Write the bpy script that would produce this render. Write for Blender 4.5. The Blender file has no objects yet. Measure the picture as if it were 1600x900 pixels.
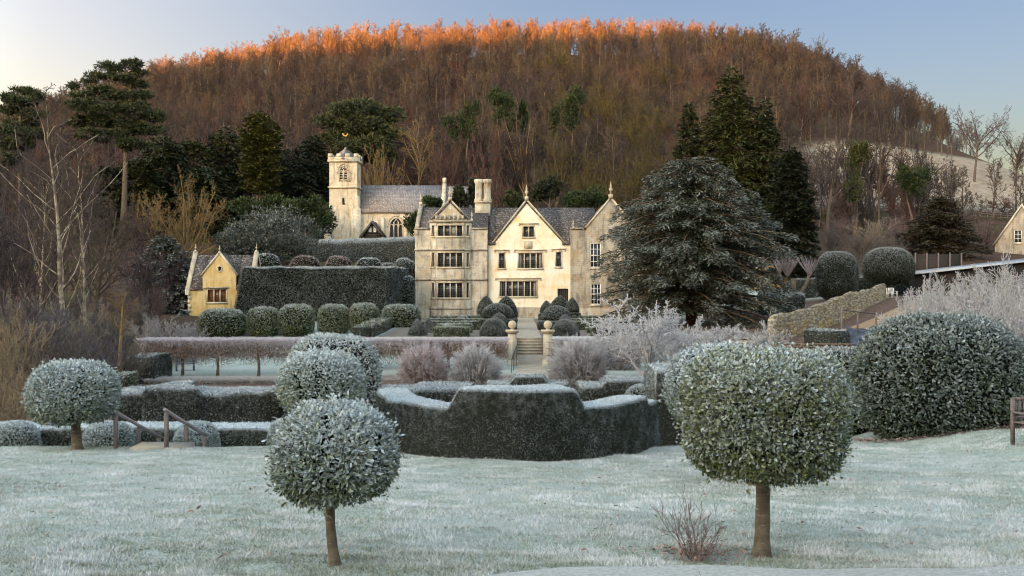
import bpy, math, random
import numpy as np
from mathutils import Vector, Matrix
from mathutils.geometry import tessellate_polygon

scene = bpy.context.scene
COL = scene.collection
R = math.radians
CZ = 4.6            # camera height above the house terrace (z = 0)
F = 1600.0          # focal length in photo pixels
HY = 423.0          # horizon row of the photo

# ------------------------------------------------------------------ camera, sky, sun, exposure
cam = bpy.data.cameras.new('camera'); camo = bpy.data.objects.new('camera', cam); COL.objects.link(camo)
camo.location = (0, 0, CZ); camo.rotation_euler = (R(90), 0, 0)
cam.sensor_width = 36; cam.lens = 36; cam.shift_y = (HY - 450) / 1600.0
cam.clip_start = .1; cam.clip_end = 5000
scene.camera = camo
SUN_EL, SUN_AZ = 2.6, 210.0      # azimuth clockwise from +Y: the sun is behind the camera, to the left
sdir = Vector((math.sin(R(SUN_AZ)) * math.cos(R(SUN_EL)), math.cos(R(SUN_AZ)) * math.cos(R(SUN_EL)), math.sin(R(SUN_EL))))
world = bpy.data.worlds.new('World'); scene.world = world; world.use_nodes = True
wn = world.node_tree
sky = wn.nodes.new('ShaderNodeTexSky'); sky.sky_type = 'NISHITA'; sky.sun_disc = False
sky.sun_elevation = R(SUN_EL); sky.sun_rotation = R(SUN_AZ)
sky.altitude = 150; sky.air_density = 1.0; sky.dust_density = 1.6; sky.ozone_density = 0.5
bg = wn.nodes['Background']; bg.inputs['Strength'].default_value = .15
# the sky opposite the low sun is dim (the earth's own shadow): a world-space falloff about the antisolar direction
tc = wn.nodes.new('ShaderNodeTexCoord'); dt = wn.nodes.new('ShaderNodeVectorMath'); dt.operation = 'DOT_PRODUCT'
wn.links.new(tc.outputs['Generated'], dt.inputs[0]); dt.inputs[1].default_value = (-sdir.x, -sdir.y, 0)
mr = wn.nodes.new('ShaderNodeMapRange'); mr.interpolation_type = 'SMOOTHSTEP'; mr.inputs[1].default_value = -.35; mr.inputs[2].default_value = .93
wn.links.new(dt.outputs['Value'], mr.inputs[0])
cr = wn.nodes.new('ShaderNodeValToRGB'); el = cr.color_ramp.elements; el[0].color = (1, 1, 1, 1); el[1].color = (.064, .076, .132, 1)
e2 = el.new(.8); e2.color = (.215, .192, .250, 1); wn.links.new(mr.outputs[0], cr.inputs[0])
mu = wn.nodes.new('ShaderNodeMix'); mu.data_type = 'RGBA'; mu.blend_type = 'MULTIPLY'; mu.inputs[0].default_value = 1
wn.links.new(sky.outputs[0], mu.inputs[6]); wn.links.new(cr.outputs[0], mu.inputs[7]); wn.links.new(mu.outputs[2], bg.inputs['Color'])
sl = bpy.data.lights.new('sun', 'SUN'); sl.energy = 3.3; sl.angle = R(.5); sl.color = (1, .31, .04)
so = bpy.data.objects.new('sun', sl); COL.objects.link(so); so.location = (-60, -90, 120)
so.rotation_euler = sdir.to_track_quat('Z', 'Y').to_euler()
vs = scene.view_settings; vs.view_transform = 'Standard'; vs.look = 'None'; vs.exposure = 4.15; vs.gamma = 1; vs.use_curve_mapping = False
cy = scene.cycles
cy.max_bounces = 5; cy.diffuse_bounces = 3; cy.glossy_bounces = 2; cy.transmission_bounces = 2; cy.transparent_max_bounces = 4
cy.caustics_reflective = False; cy.caustics_refractive = False
cy.use_denoising = True; cy.denoiser = 'OPENIMAGEDENOISE'; cy.denoising_input_passes = 'RGB_ALBEDO_NORMAL'; cy.denoising_prefilter = 'ACCURATE'; cy.use_adaptive_sampling = False; cy.filter_width = 1.1; cy.use_light_tree = True; world.cycles.sampling_method = 'MANUAL'; world.cycles.sample_map_resolution = 2048

# ------------------------------------------------------------------ helpers
rs = np.random.RandomState(7)
random.seed(11)
ORG = {}

def at(px, py, Y): return np.array(((px - 800) * Y / F, Y, CZ + (HY - py) * Y / F))
def XX(px, Y): return (px - 800) * Y / F
def ZZ(py, Y): return CZ + (HY - py) * Y / F
def ss(a, b, x):
    t = np.clip((np.asarray(x, float) - a) / (b - a), 0, 1); return t * t * (3 - 2 * t)

_nd = np.random.RandomState(3).normal(size=(24, 3)); _nd /= np.linalg.norm(_nd, axis=1)[:, None]
_np = np.random.RandomState(4).uniform(0, 6.28, 24)
def snoise(P, s=1.0, o=0):
    """smooth pseudo noise in about -1..1"""
    P = np.asarray(P, float) * s; r = 0
    for k in range(8):
        i = (k + o * 5) % 24
        r = r + np.sin(P @ _nd[i] * (1 + .37 * k) + _np[i] + o)
    return r / 4.0

def G(X, Y):
    X = np.asarray(X, float); Y = np.asarray(Y, float)
    lawn = 2.435 - .09 * np.clip(Y, -30, 30) + .45 * ss(9.3, 13, X) * ss(13, 22, Y)
    edge = 26.4 + 3.2 * ss(4, 9, X) + 1.5 * ss(9, 14, X)
    cen = np.interp(Y, [30, 55, 61, 68, 69.3, 69.5, 108, 122, 135, 155], [-1.4, -1.4, -1.15, -1.0, -1.0, 0, 0, 5.6, 7.4, 10])
    lef = np.interp(Y, [30, 50, 78, 84, 90, 108, 122, 135, 155], [-1.4, -1.6, -1.6, -.8, 0, .6, 5.6, 7.4, 10])
    w = ss(-9.5, -11.5, X)
    low = cen * (1 - w) + lef * w + 2.0 * ss(14, 36, X) * ss(68, 98, Y) * (1 - ss(106, 122, Y))
    low = low + .9 * ss(-24, -40, X) * ss(40, 70, Y)
    k = ss(edge, edge + 3.5, Y)
    z = lawn * (1 - k) + low * k
    hx = np.interp(X, [-500, -220, -150, -105, -60, 0, 50, 75, 95, 112, 131, 150, 220, 500],
                   [6, 15, 27, 44, 54, 58, 57.5, 55, 46, 39, 24, 17, 13, 8])
    t = np.clip((Y - 155) / 145.0, 0, 1) ** 1.25
    z = z + hx * t * (1 - .85 * ss(308, 560, Y))
    zr = np.interp(X, [-700, -450, -425, -300, -243, -200, -100, 700], [80, 83, 86.5, 95, 101.5, 110, 119, 119])
    z = z + (zr - 5 + 1.2 * np.sin(X * .21) + .8 * np.sin(X * .53 + 1)) * ss(-45, -240, Y)
    return z
def g(x, y): return float(G(x, y))

class MB:
    def __init__(s): s.V = []; s.P = []; s.n = 0; s.fr = []; s.ti = []
    def add(s, V, Fc, m=0, frost=0., tint=0.):
        V = np.asarray(V, float).reshape(-1, 3); k = len(V)
        s.V.append(V); s.fr.append(np.broadcast_to(np.asarray(frost, float), (k,))); s.ti.append(np.broadcast_to(np.asarray(tint, float), (k,)))
        if isinstance(Fc, np.ndarray): s.P.append((Fc + s.n, m))
        else:
            by = {}
            for f in Fc: by.setdefault(len(f), []).append(f)
            for f in by.values(): s.P.append((np.array(f, int) + s.n, m))
        s.n += k
        return s
    def arr(s): return np.concatenate(s.V), [p for p, m in s.P]
    def build(s, name, mats, parent=None, origin=None, smooth=False):
        me = bpy.data.meshes.new(name)
        V = np.concatenate(s.V)
        if parent is not None: org = ORG.get(parent.name, np.zeros(3))
        else: org = np.asarray(origin if origin is not None else (0, 0, 0), float)
        V = V - org
        loops = np.concatenate([p.ravel() for p, m in s.P]); tot = np.concatenate([np.full(len(p), p.shape[1]) for p, m in s.P])
        mi = np.concatenate([np.full(len(p), m) for p, m in s.P])
        me.vertices.add(len(V)); me.vertices.foreach_set('co', V.astype(np.float32).ravel())
        me.loops.add(len(loops)); me.loops.foreach_set('vertex_index', loops.astype(np.int32))
        me.polygons.add(len(tot)); me.polygons.foreach_set('loop_start', np.concatenate([[0], np.cumsum(tot)[:-1]]).astype(np.int32))
        me.polygons.foreach_set('material_index', mi.astype(np.int32))
        if smooth: me.polygons.foreach_set('use_smooth', np.ones(len(tot), bool))
        a = me.attributes.new('frost', 'FLOAT', 'POINT'); a.data.foreach_set('value', np.concatenate(s.fr).astype(np.float32))
        a = me.attributes.new('tint', 'FLOAT', 'POINT'); a.data.foreach_set('value', np.concatenate(s.ti).astype(np.float32))
        if not isinstance(mats, (list, tuple)): mats = [mats]
        for m in mats: me.materials.append(m)
        me.update(calc_edges=True)
        o = bpy.data.objects.new(name, me); COL.objects.link(o)
        if parent is not None: o.parent = parent
        else: o.location = org
        ORG[o.name] = org
        return o

def tag(o, label=None, cat=None, group=None, kind=None):
    if label: o['label'] = label
    if cat: o['category'] = cat
    if group: o['group'] = group
    if kind: o['kind'] = kind
    return o
def thing(name, label, cat, loc, group=None):
    o = bpy.data.objects.new(name, None); COL.objects.link(o); o.location = loc; o.empty_display_size = .3
    ORG[o.name] = np.asarray(loc, float)
    return tag(o, label, cat, group)
def dup(root, loc, rz=0, sc=(1, 1, 1), label=None, group=None):
    r = root.copy(); COL.objects.link(r); r.location = loc; r.rotation_euler = (0, 0, rz); r.scale = sc
    if label: r['label'] = label
    if group: r['group'] = group
    for ch in list(root.children):
        c = ch.copy(); COL.objects.link(c); c.parent = r
        for gch in ch.children:
            d = gch.copy(); COL.objects.link(d); d.parent = c
    return r

QB = np.array([(0, 3, 2, 1), (4, 5, 6, 7), (0, 1, 5, 4), (1, 2, 6, 5), (2, 3, 7, 6), (3, 0, 4, 7)])
def box(mb, x0, x1, y0, y1, z0, z1, m=0, rz=0, piv=None, **k):
    V = np.array([(x0, y0, z0), (x1, y0, z0), (x1, y1, z0), (x0, y1, z0), (x0, y0, z1), (x1, y0, z1), (x1, y1, z1), (x0, y1, z1)], float)
    if rz:
        p = np.array(piv if piv is not None else ((x0 + x1) / 2, (y0 + y1) / 2, 0)); c, s = math.cos(rz), math.sin(rz)
        d = V - p; V = np.stack([d[:, 0] * c - d[:, 1] * s, d[:, 0] * s + d[:, 1] * c, d[:, 2]], 1) + p
    return mb.add(V, QB, m, **k)
def cones(mb, P0, P1, r0, r1, sides=3, m=0, f0=0., f1=0., tint=0.):
    P0 = np.asarray(P0, float); P1 = np.asarray(P1, float); n = len(P0)
    if n == 0: return
    d = P1 - P0; d /= np.linalg.norm(d, axis=1)[:, None] + 1e-9
    ref = np.where(np.abs(d[:, 2:3]) < .9, np.array([[0, 0, 1.]]), np.array([[1., 0, 0]]))
    u = np.cross(d, ref); u /= np.linalg.norm(u, axis=1)[:, None] + 1e-9; v = np.cross(d, u)
    a = np.arange(sides) * 2 * np.pi / sides
    ring = u[:, None, :] * np.cos(a)[None, :, None] + v[:, None, :] * np.sin(a)[None, :, None]
    r0 = np.broadcast_to(r0, (n,)); r1 = np.broadcast_to(r1, (n,))
    A = P0[:, None, :] + ring * r0[:, None, None]; B = P1[:, None, :] + ring * r1[:, None, None]
    V = np.concatenate([A, B], 1).reshape(-1, 3)
    i = np.arange(sides); j = (i + 1) % sides
    q = np.stack([i, j, j + sides, i + sides], 1)
    Q = (np.arange(n) * 2 * sides)[:, None, None] + q[None]
    fr = np.concatenate([np.repeat(np.broadcast_to(f0, (n,))[:, None], sides, 1), np.repeat(np.broadcast_to(f1, (n,))[:, None], sides, 1)], 1).ravel()
    ti = np.repeat(np.broadcast_to(tint, (n,)), 2 * sides)
    mb.add(V, Q.reshape(-1, 4), m, frost=fr, tint=ti)
def tube(mb, pts, rad, sides=8, m=0, cap=True, **k):
    pts = np.asarray(pts, float); n = len(pts); rad = np.broadcast_to(rad, (n,))
    T = np.gradient(pts, axis=0); T /= np.linalg.norm(T, axis=1)[:, None] + 1e-9
    ref = np.array((0, 0, 1.)) if abs(T[0, 2]) < .9 else np.array((1., 0, 0))
    u = np.cross(T, ref); u /= np.linalg.norm(u, axis=1)[:, None] + 1e-9; v = np.cross(T, u)
    a = np.arange(sides) * 2 * np.pi / sides
    V = (pts[:, None] + (u[:, None] * np.cos(a)[None, :, None] + v[:, None] * np.sin(a)[None, :, None]) * rad[:, None, None]).reshape(-1, 3)
    Fs = []
    for i in range(n - 1):
        for j in range(sides):
            jn = (j + 1) % sides; Fs.append((i * sides + j, i * sides + jn, (i + 1) * sides + jn, (i + 1) * sides + j))
    if cap: Fs.append(tuple(range(sides))[::-1]); Fs.append(tuple(range((n - 1) * sides, n * sides)))
    return mb.add(V, Fs, m, **k)
def lathe(mb, prof, cx, cy, n=24, m=0, sx=1, sy=1, **k):
    V = []; Fs = []; a = np.arange(n) * 2 * np.pi / n
    for r, z in prof: V.append(np.stack([cx + r * sx * np.cos(a), cy + r * sy * np.sin(a), np.full(n, z)], 1))
    for i in range(len(prof) - 1):
        for j in range(n): jn = (j + 1) % n; Fs.append((i * n + j, i * n + jn, (i + 1) * n + jn, (i + 1) * n + j))
    Fs.append(tuple(range(n))[::-1]); Fs.append(tuple(range((len(prof) - 1) * n, len(prof) * n)))
    return mb.add(np.concatenate(V), Fs, m, **k)
def tri_of(V, Fl):
    T = []
    for f in Fl:
        f = np.asarray(f)
        if f.ndim == 1: f = f[None]
        for k in range(1, f.shape[1] - 1): T.append(f[:, [0, k, k + 1]])
    return np.concatenate(T)

def cards(mb, P, D, Nn, L, W, frost, tint, kind='leaf', m=0, edge=.25):
    """leaf-sized faces: P base, D direction of growth, Nn leaf normal hint"""
    n = len(P)
    D = D / (np.linalg.norm(D, axis=1)[:, None] + 1e-9)
    S = np.cross(D, Nn); S /= np.linalg.norm(S, axis=1)[:, None] + 1e-9
    U = np.cross(S, D)
    L = np.broadcast_to(L, (n,))[:, None]; W = np.broadcast_to(W, (n,))[:, None]
    frost = np.broadcast_to(frost, (n,)); tint = np.broadcast_to(tint, (n,))
    tip = P + D * L
    if kind == 'leaf':
        mid = P + D * L * .5
        V = np.stack([P, mid + S * W * .5 + U * W * .18, tip, mid - S * W * .5 + U * W * .18, mid], 1).reshape(-1, 3)
        q = np.array([(0, 1, 4), (1, 2, 4), (2, 3, 4), (3, 0, 4)])
        Fc = ((np.arange(n) * 5)[:, None, None] + q[None]).reshape(-1, 3)
        fr = np.stack([frost, frost + edge, frost + edge, frost + edge, frost - edge], 1).ravel(); k = 5
    elif kind == 'quad':
        mid = P + D * L * .45
        V = np.stack([P, mid + S * W * .5, tip, mid - S * W * .5], 1).reshape(-1, 3)
        Fc = (np.arange(n) * 4)[:, None] + np.arange(4)[None]; k = 4
        fr = np.stack([frost - edge, frost, frost + edge, frost], 1).ravel()
    else:
        V = np.stack([P + S * W * .5, tip, P - S * W * .5], 1).reshape(-1, 3)
        Fc = (np.arange(n) * 3)[:, None] + np.arange(3)[None]; k = 3
        fr = np.stack([frost - edge, frost + edge, frost - edge], 1).ravel()
    mb.add(V, Fc, m, frost=np.clip(fr, 0, 1), tint=np.repeat(tint, k))

def rnd_dir(n):
    d = rs.normal(size=(n, 3)); return d / np.linalg.norm(d, axis=1)[:, None]
def sample(V, T, n):
    a = V[T[:, 0]]; b = V[T[:, 1]]; c = V[T[:, 2]]
    N = np.cross(b - a, c - a); A = np.linalg.norm(N, axis=1); N = N / (A[:, None] + 1e-12)
    i = np.searchsorted(np.cumsum(A) / A.sum(), rs.rand(n)); i = np.clip(i, 0, len(T) - 1)
    u = rs.rand(n); v = rs.rand(n); f = u + v > 1; u[f] = 1 - u[f]; v[f] = 1 - v[f]
    return a[i] + (b - a)[i] * u[:, None] + (c - a)[i] * v[:, None], N[i]
def scatter(mb, V, Fl, n, L, W, f0, f1, fn=.2, depth=.06, out=.7, kind='leaf', m=1, edge=.25, droop=0., tn=1.0, zband=None, front=True, holes=0., hs=5.):
    T = tri_of(V, Fl)
    if front:     # keep what faces the garden side or upward
        a = V[T[:, 0]]; N = np.cross(V[T[:, 1]] - a, V[T[:, 2]] - a)
        N /= np.linalg.norm(N, axis=1)[:, None] + 1e-12
        T = T[(N[:, 1] < .45) & (N[:, 2] > -.93)]
    P, N = sample(V, T, n)
    if holes: k = rs.rand(n) < 1 - holes * ss(.1, .75, snoise(P, hs, 4)); P = P[k]; N = N[k]; n = len(P)
    P = P + N * (rs.rand(n)[:, None] - .75) * depth
    if holes: k = rs.rand(n) < .03; P[k] += N[k] * depth * .55
    D = N * out + rnd_dir(n) * 1.0; D[:, 2] += .15 - droop
    Nh = N * .8 + rnd_dir(n) * .8
    cl = .5 + .35 * snoise(P, 2.2 / max(L * 14, .5), 2) + .15 * rs.normal(size=n) * tn
    fr = f0 + f1 * np.clip(N[:, 2], -.6, 1) + rs.normal(size=n) * fn + .08 * snoise(P, 3, 1)
    cards(mb, P, D, Nh, L * (.65 + .7 * rs.rand(n)), W * (.7 + .6 * rs.rand(n)), fr, np.clip(cl, 0, 1), kind, m, edge)

# ------------------------------------------------------------------ materials
def newmat(name):
    m = bpy.data.materials.new(name); m.use_nodes = True
    return m, m.node_tree, m.node_tree.nodes['Principled BSDF']
def ND(nt, t, **k):
    n = nt.nodes.new(t)
    for a, v in k.items():
        if a.startswith('_'): setattr(n, a[1:], v)
        else:
            key = int(a[1:]) if a[0] == 'i' and a[1:].isdigit() else a.replace('__', ' ')
            if isinstance(v, bpy.types.NodeSocket): nt.links.new(v, n.inputs[key])
            else: n.inputs[key].default_value = v
    return n
def c4(c): return (c[0], c[1], c[2], 1)
def mixc(nt, fac, a, b, mode='MIX'):
    n = nt.nodes.new('ShaderNodeMix'); n.data_type = 'RGBA'; n.blend_type = mode
    for s, v in ((0, fac), (6, a), (7, b)):
        if isinstance(v, bpy.types.NodeSocket): nt.links.new(v, n.inputs[s])
        else: n.inputs[s].default_value = v if s == 0 else c4(v)
    return n.outputs[2]
def mth(nt, op, a, b=0.0, c=0.0):
    n = nt.nodes.new('ShaderNodeMath'); n.operation = op
    for s, v in ((0, a), (1, b), (2, c)):
        if isinstance(v, bpy.types.NodeSocket): nt.links.new(v, n.inputs[s])
        else: n.inputs[s].default_value = v
    return n.outputs[0]
def ramp(nt, fac, lo, hi):
    n = nt.nodes.new('ShaderNodeMapRange'); n.clamp = True; n.interpolation_type = 'SMOOTHSTEP'
    nt.links.new(fac, n.inputs[0]); n.inputs[1].default_value = lo; n.inputs[2].default_value = hi
    return n.outputs[0]
def noise(nt, vec, sc, det=4, rough=.55):
    n = ND(nt, 'ShaderNodeTexNoise', Scale=sc, Detail=det, Roughness=rough)
    if vec is not None: nt.links.new(vec, n.inputs['Vector'])
    return n.outputs['Fac']
def objco(nt): return ND(nt, 'ShaderNodeTexCoord').outputs['Object']
def attr(nt, name): return ND(nt, 'ShaderNodeAttribute', _attribute_name=name).outputs['Fac']
def bump(nt, bs, h, st=.3, d=.02):
    b = ND(nt, 'ShaderNodeBump', Strength=st, Distance=d, Height=h); nt.links.new(b.outputs[0], bs.inputs['Normal'])

FROST = (.66, .72, .78)
def veg(name, c1, c2, frost=FROST, rough=.6, spec=.25, orand=0., c3=None, nscale=6):
    m, nt, b = newmat(name)
    col = mixc(nt, attr(nt, 'tint'), c1, c2)
    if c3 is not None:
        oi = ND(nt, 'ShaderNodeObjectInfo').outputs['Random']
        col = mixc(nt, mth(nt, 'MULTIPLY', oi, orand), col, c3)
    f = attr(nt, 'frost')
    f = mth(nt, 'MULTIPLY_ADD', mth(nt, 'SUBTRACT', noise(nt, objco(nt), nscale, 3), .5), .45, f)
    n = nt.nodes.new('ShaderNodeClamp'); nt.links.new(mth(nt, 'MULTIPLY', f, mth(nt, 'GREATER_THAN', attr(nt, 'frost'), .001)), n.inputs[0])
    col = mixc(nt, n.outputs[0], col, frost)
    nt.links.new(col, b.inputs['Base Color']); b.inputs['Roughness'].default_value = rough; b.inputs['Specular IOR Level'].default_value = spec
    return m
def plain(name, c, c2=None, sc=4, rough=.7, bs=0., bsc=30, spec=.3):
    m, nt, b = newmat(name); co = objco(nt)
    c2 = c2 or tuple(x * .65 for x in c)
    col = mixc(nt, ramp(nt, noise(nt, co, sc, 6), .35, .68), c, c2)
    nt.links.new(col, b.inputs['Base Color']); b.inputs['Roughness'].default_value = rough; b.inputs['Specular IOR Level'].default_value = spec
    if bs: bump(nt, b, noise(nt, co, bsc, 4), bs, .02)
    return m
def stone(name, base, pale, dark, ochre, course=.32, blen=.7, darkamt=.5, joint=.25, th=(.5, .7), ot=(.52, .72), plast=False):
    """weathered limestone or limewash: courses, pale and dark lichen patches, ochre stains"""
    m, nt, b = newmat(name); co = objco(nt)
    sp = ND(nt, 'ShaderNodeSeparateXYZ', Vector=co)
    xy = mth(nt, 'MULTIPLY_ADD', sp.outputs[1], .8, sp.outputs[0])
    v2 = ND(nt, 'ShaderNodeCombineXYZ', X=xy, Y=sp.outputs[2]).outputs[0]
    br = ND(nt, 'ShaderNodeTexBrick', Vector=v2, Scale=1.0, Color1=(0, 0, 0, 1), Color2=(1, 1, 1, 1), Mortar=(.5, .5, .5, 1))
    br.inputs['Brick Width'].default_value = blen; br.inputs['Row Height'].default_value = course
    br.inputs['Mortar Size'].default_value = .012; br.inputs['Mortar Smooth'].default_value = .4; br.inputs['Bias'].default_value = -.1
    n1 = noise(nt, co, .55, 6, .62); n2 = noise(nt, co, 1.7, 8, .7); n3 = noise(nt, co, .9, 5, .6)
    mp = ND(nt, 'ShaderNodeMapping', Vector=co); mp.inputs['Scale'].default_value = (2.2, 2.2, .28)
    n4 = noise(nt, mp.outputs[0], 1.2, 6, .65)
    col = mixc(nt, ramp(nt, n1, .4, .62), base, pale)
    if not plast: col = mixc(nt, mth(nt, 'MULTIPLY', br.outputs['Color'], .35), col, ochre)
    col = mixc(nt, mth(nt, 'MULTIPLY', ramp(nt, n3, *ot), .8), col, ochre)
    col = mixc(nt, mth(nt, 'MULTIPLY', ramp(nt, n4, *th), darkamt), col, dark)
    col = mixc(nt, mth(nt, 'MULTIPLY', ramp(nt, n2, th[0] + .03, th[1]), darkamt * .8), col, dark)
    if not plast: col = mixc(nt, mth(nt, 'MULTIPLY', br.outputs['Fac'], joint), col, dark)
    nt.links.new(col, b.inputs['Base Color']); b.inputs['Roughness'].default_value = .9; b.inputs['Specular IOR Level'].default_value = .15
    bump(nt, b, noise(nt, co, 14, 6, .7), .35, .03)
    return m
def roofing(name, c1, c2, frost, amt=.5, row=.28):
    m, nt, b = newmat(name); co = objco(nt)
    sp = ND(nt, 'ShaderNodeSeparateXYZ', Vector=co)
    xy = mth(nt, 'ADD', sp.outputs[1], mth(nt, 'MULTIPLY', sp.outputs[0], 1.0))
    v2 = ND(nt, 'ShaderNodeCombineXYZ', X=xy, Y=mth(nt, 'MULTIPLY', sp.outputs[2], 1.4)).outputs[0]
    br = ND(nt, 'ShaderNodeTexBrick', Vector=v2, Scale=1.0, Color1=(0, 0, 0, 1), Color2=(1, 1, 1, 1), Mortar=(.2, .2, .2, 1))
    br.inputs['Brick Width'].default_value = .36; br.inputs['Row Height'].default_value = row; br.inputs['Mortar Size'].default_value = .03
    col = mixc(nt, br.outputs['Color'], c1, c2)
    col = mixc(nt, ramp(nt, noise(nt, co, 1.2, 6, .7), .45, .65), col, tuple(x * .55 for x in c1))
    vo = ND(nt, 'ShaderNodeTexVoronoi', Vector=co, Scale=3.2, Randomness=1.0)
    sp2 = mth(nt, 'MULTIPLY', ramp(nt, noise(nt, co, 5.5, 6, .75), .5, .62), amt)
    col = mixc(nt, sp2, col, frost)
    col = mixc(nt, mth(nt, 'MULTIPLY', br.outputs['Fac'], .55), col, (.03, .028, .03))
    nt.links.new(col, b.inputs['Base Color']); b.inputs['Roughness'].default_value = .85; b.inputs['Specular IOR Level'].default_value = .2
    bump(nt, b, br.outputs['Color'], .6, .05)
    return m
def glassm(name, sx=.17, sz=.22, lead=(.10, .10, .11), tone=(.018, .021, .027)):
    m, nt, b = newmat(name); co = objco(nt)
    sp = ND(nt, 'ShaderNodeSeparateXYZ', Vector=co)
    fx = mth(nt, 'FRACT', mth(nt, 'DIVIDE', sp.outputs[0], sx)); fz = mth(nt, 'FRACT', mth(nt, 'DIVIDE', sp.outputs[2], sz))
    l = mth(nt, 'MAXIMUM', mth(nt, 'LESS_THAN', fx, .13), mth(nt, 'LESS_THAN', fz, .12))
    base = mixc(nt, noise(nt, co, .9, 2), tuple(x * .5 for x in tone), tuple(x * 2.2 for x in tone))
    nt.links.new(mixc(nt, l, base, lead), b.inputs['Base Color'])
    nt.links.new(mth(nt, 'MULTIPLY_ADD', l, .5, .12), b.inputs['Roughness'])
    bump(nt, b, noise(nt, co, 5, 1), .12, .02)
    return m

M = {}
M['yew'] = veg('yew_needles', (.020, .025, .015), (.042, .049, .029))
M['yewc'] = veg('yew_body', (.012, .014, .010), (.02, .022, .016))
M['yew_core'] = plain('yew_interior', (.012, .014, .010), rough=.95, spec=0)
M['box'] = veg('box_leaves', (.056, .076, .026), (.118, .132, .046))
M['bay'] = veg('glossy_leaves', (.052, .075, .020), (.150, .160, .046), rough=.5, spec=.3)
M['bayd'] = veg('dark_glossy_leaves', (.024, .040, .020), (.056, .076, .034), rough=.5)
M['ivy'] = veg('ivy_leaves', (.020, .034, .012), (.045, .062, .020), rough=.6)
M['conif'] = veg('conifer_needles', (.028, .037, .016), (.064, .074, .030))
M['conifd'] = veg('dark_conifer_needles', (.018, .024, .014), (.040, .049, .026))
M['conifo'] = veg('olive_conifer_needles', (.034, .043, .012), (.078, .084, .025))
M['confr'] = veg('frosted_conifer_needles', (.028, .035, .016), (.066, .074, .034), frost=(.46, .49, .50))
M['conifb'] = veg('brownish_conifer_needles', (.040, .035, .020), (.070, .057, .034))
M['thuja'] = veg('thuja_sprays', (.065, .072, .018), (.135, .130, .034))
M['bark'] = plain('bark', (.16, .115, .08), (.07, .05, .036), sc=9, bs=.6, bsc=25)
def ringed():
    m, nt, b = newmat('ringed_bark'); co = objco(nt); mp = ND(nt, 'ShaderNodeMapping', Vector=co); mp.inputs['Scale'].default_value = (5, 5, 34)
    n = noise(nt, mp.outputs[0], 1.0, 5, .7); col = mixc(nt, ramp(nt, noise(nt, co, 9, 5), .35, .65), (.15, .115, .075), (.085, .062, .045)); col = mixc(nt, ramp(nt, n, .56, .72), col, (.30, .26, .20))
    nt.links.new(col, b.inputs['Base Color']); b.inputs['Roughness'].default_value = .85; bump(nt, b, n, .6, .02); return m
M['barkg'] = ringed()
M['birch'] = plain('birch_bark', (.42, .35, .27), (.11, .085, .065), sc=2.6, bs=.3)
M['redbark'] = plain('red_bark', (.13, .05, .035), (.06, .03, .025), sc=6)
TW = dict(rough=.8, spec=.1)
M['wbrown'] = veg('brown_branches', (.055, .045, .045), (.041, .035, .037), frost=(.45, .42, .42), orand=.9, c3=(.074, .055, .050), **TW)
M['wgrey'] = veg('grey_branches', (.105, .084, .072), (.072, .058, .052), frost=(.5, .48, .48), orand=.6, c3=(.115, .088, .056), **TW)
M['wtrunk'] = veg('pale_trunks', (.12, .10, .085), (.09, .077, .067), orand=.8, c3=(.11, .095, .07), **TW)
M['wred'] = veg('reddish_twigs', (.125, .070, .060), (.09, .055, .05), frost=(.5, .45, .47), **TW)
M['wolive'] = veg('olive_twigs', (.105, .085, .036), (.07, .058, .028), **TW)
M['wtan'] = veg('tan_twigs', (.27, .18, .085), (.17, .12, .06), **TW)
M['wpurple'] = veg('purple_twigs', (.096, .073, .075), (.064, .050, .054), frost=(.5, .5, .55), **TW)
M['wpleach'] = veg('pleached_twigs', (.21, .155, .115), (.14, .105, .08), frost=(.66, .62, .68), **TW)
M['wfrost'] = veg('frosted_twigs', (.16, .13, .10), (.11, .09, .08), frost=(.68, .68, .73), **TW)
M['wpink'] = veg('frosted_pink_twigs', (.21, .14, .115), (.15, .105, .09), frost=(.66, .60, .65), **TW)
M['beech'] = veg('dry_beech_leaves', (.22, .10, .055), (.16, .085, .05), frost=(.66, .60, .65), **TW)
M['stone'] = stone('limestone', (.46, .41, .33), (.66, .61, .52), (.15, .14, .13), (.48, .37, .22), darkamt=.75, th=(.47, .68))
M['stonew'] = stone('grey_limestone', (.40, .35, .28), (.52, .48, .41), (.17, .155, .14), (.42, .30, .16), course=.22, blen=.45, darkamt=.8, joint=.4, th=(.46, .66))
M['render'] = stone('cream_limewash', (.82, .72, .53), (.87, .81, .70), (.46, .34, .18), (.76, .53, .20), darkamt=.28, ot=(.51, .70), plast=True)
M['ochre'] = stone('ochre_limewash', (.58, .41, .17), (.64, .50, .26), (.30, .20, .10), (.56, .34, .10), darkamt=.5, th=(.46, .66), plast=True)
M['church'] = stone('church_limestone', (.60, .52, .40), (.70, .63, .52), (.22, .19, .155), (.50, .38, .22), course=.3, darkamt=.6, th=(.47, .66))
M['trim'] = stone('dressed_stone', (.50, .42, .31), (.62, .55, .44), (.24, .21, .17), (.46, .36, .22), darkamt=.6, plast=True)
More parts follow.
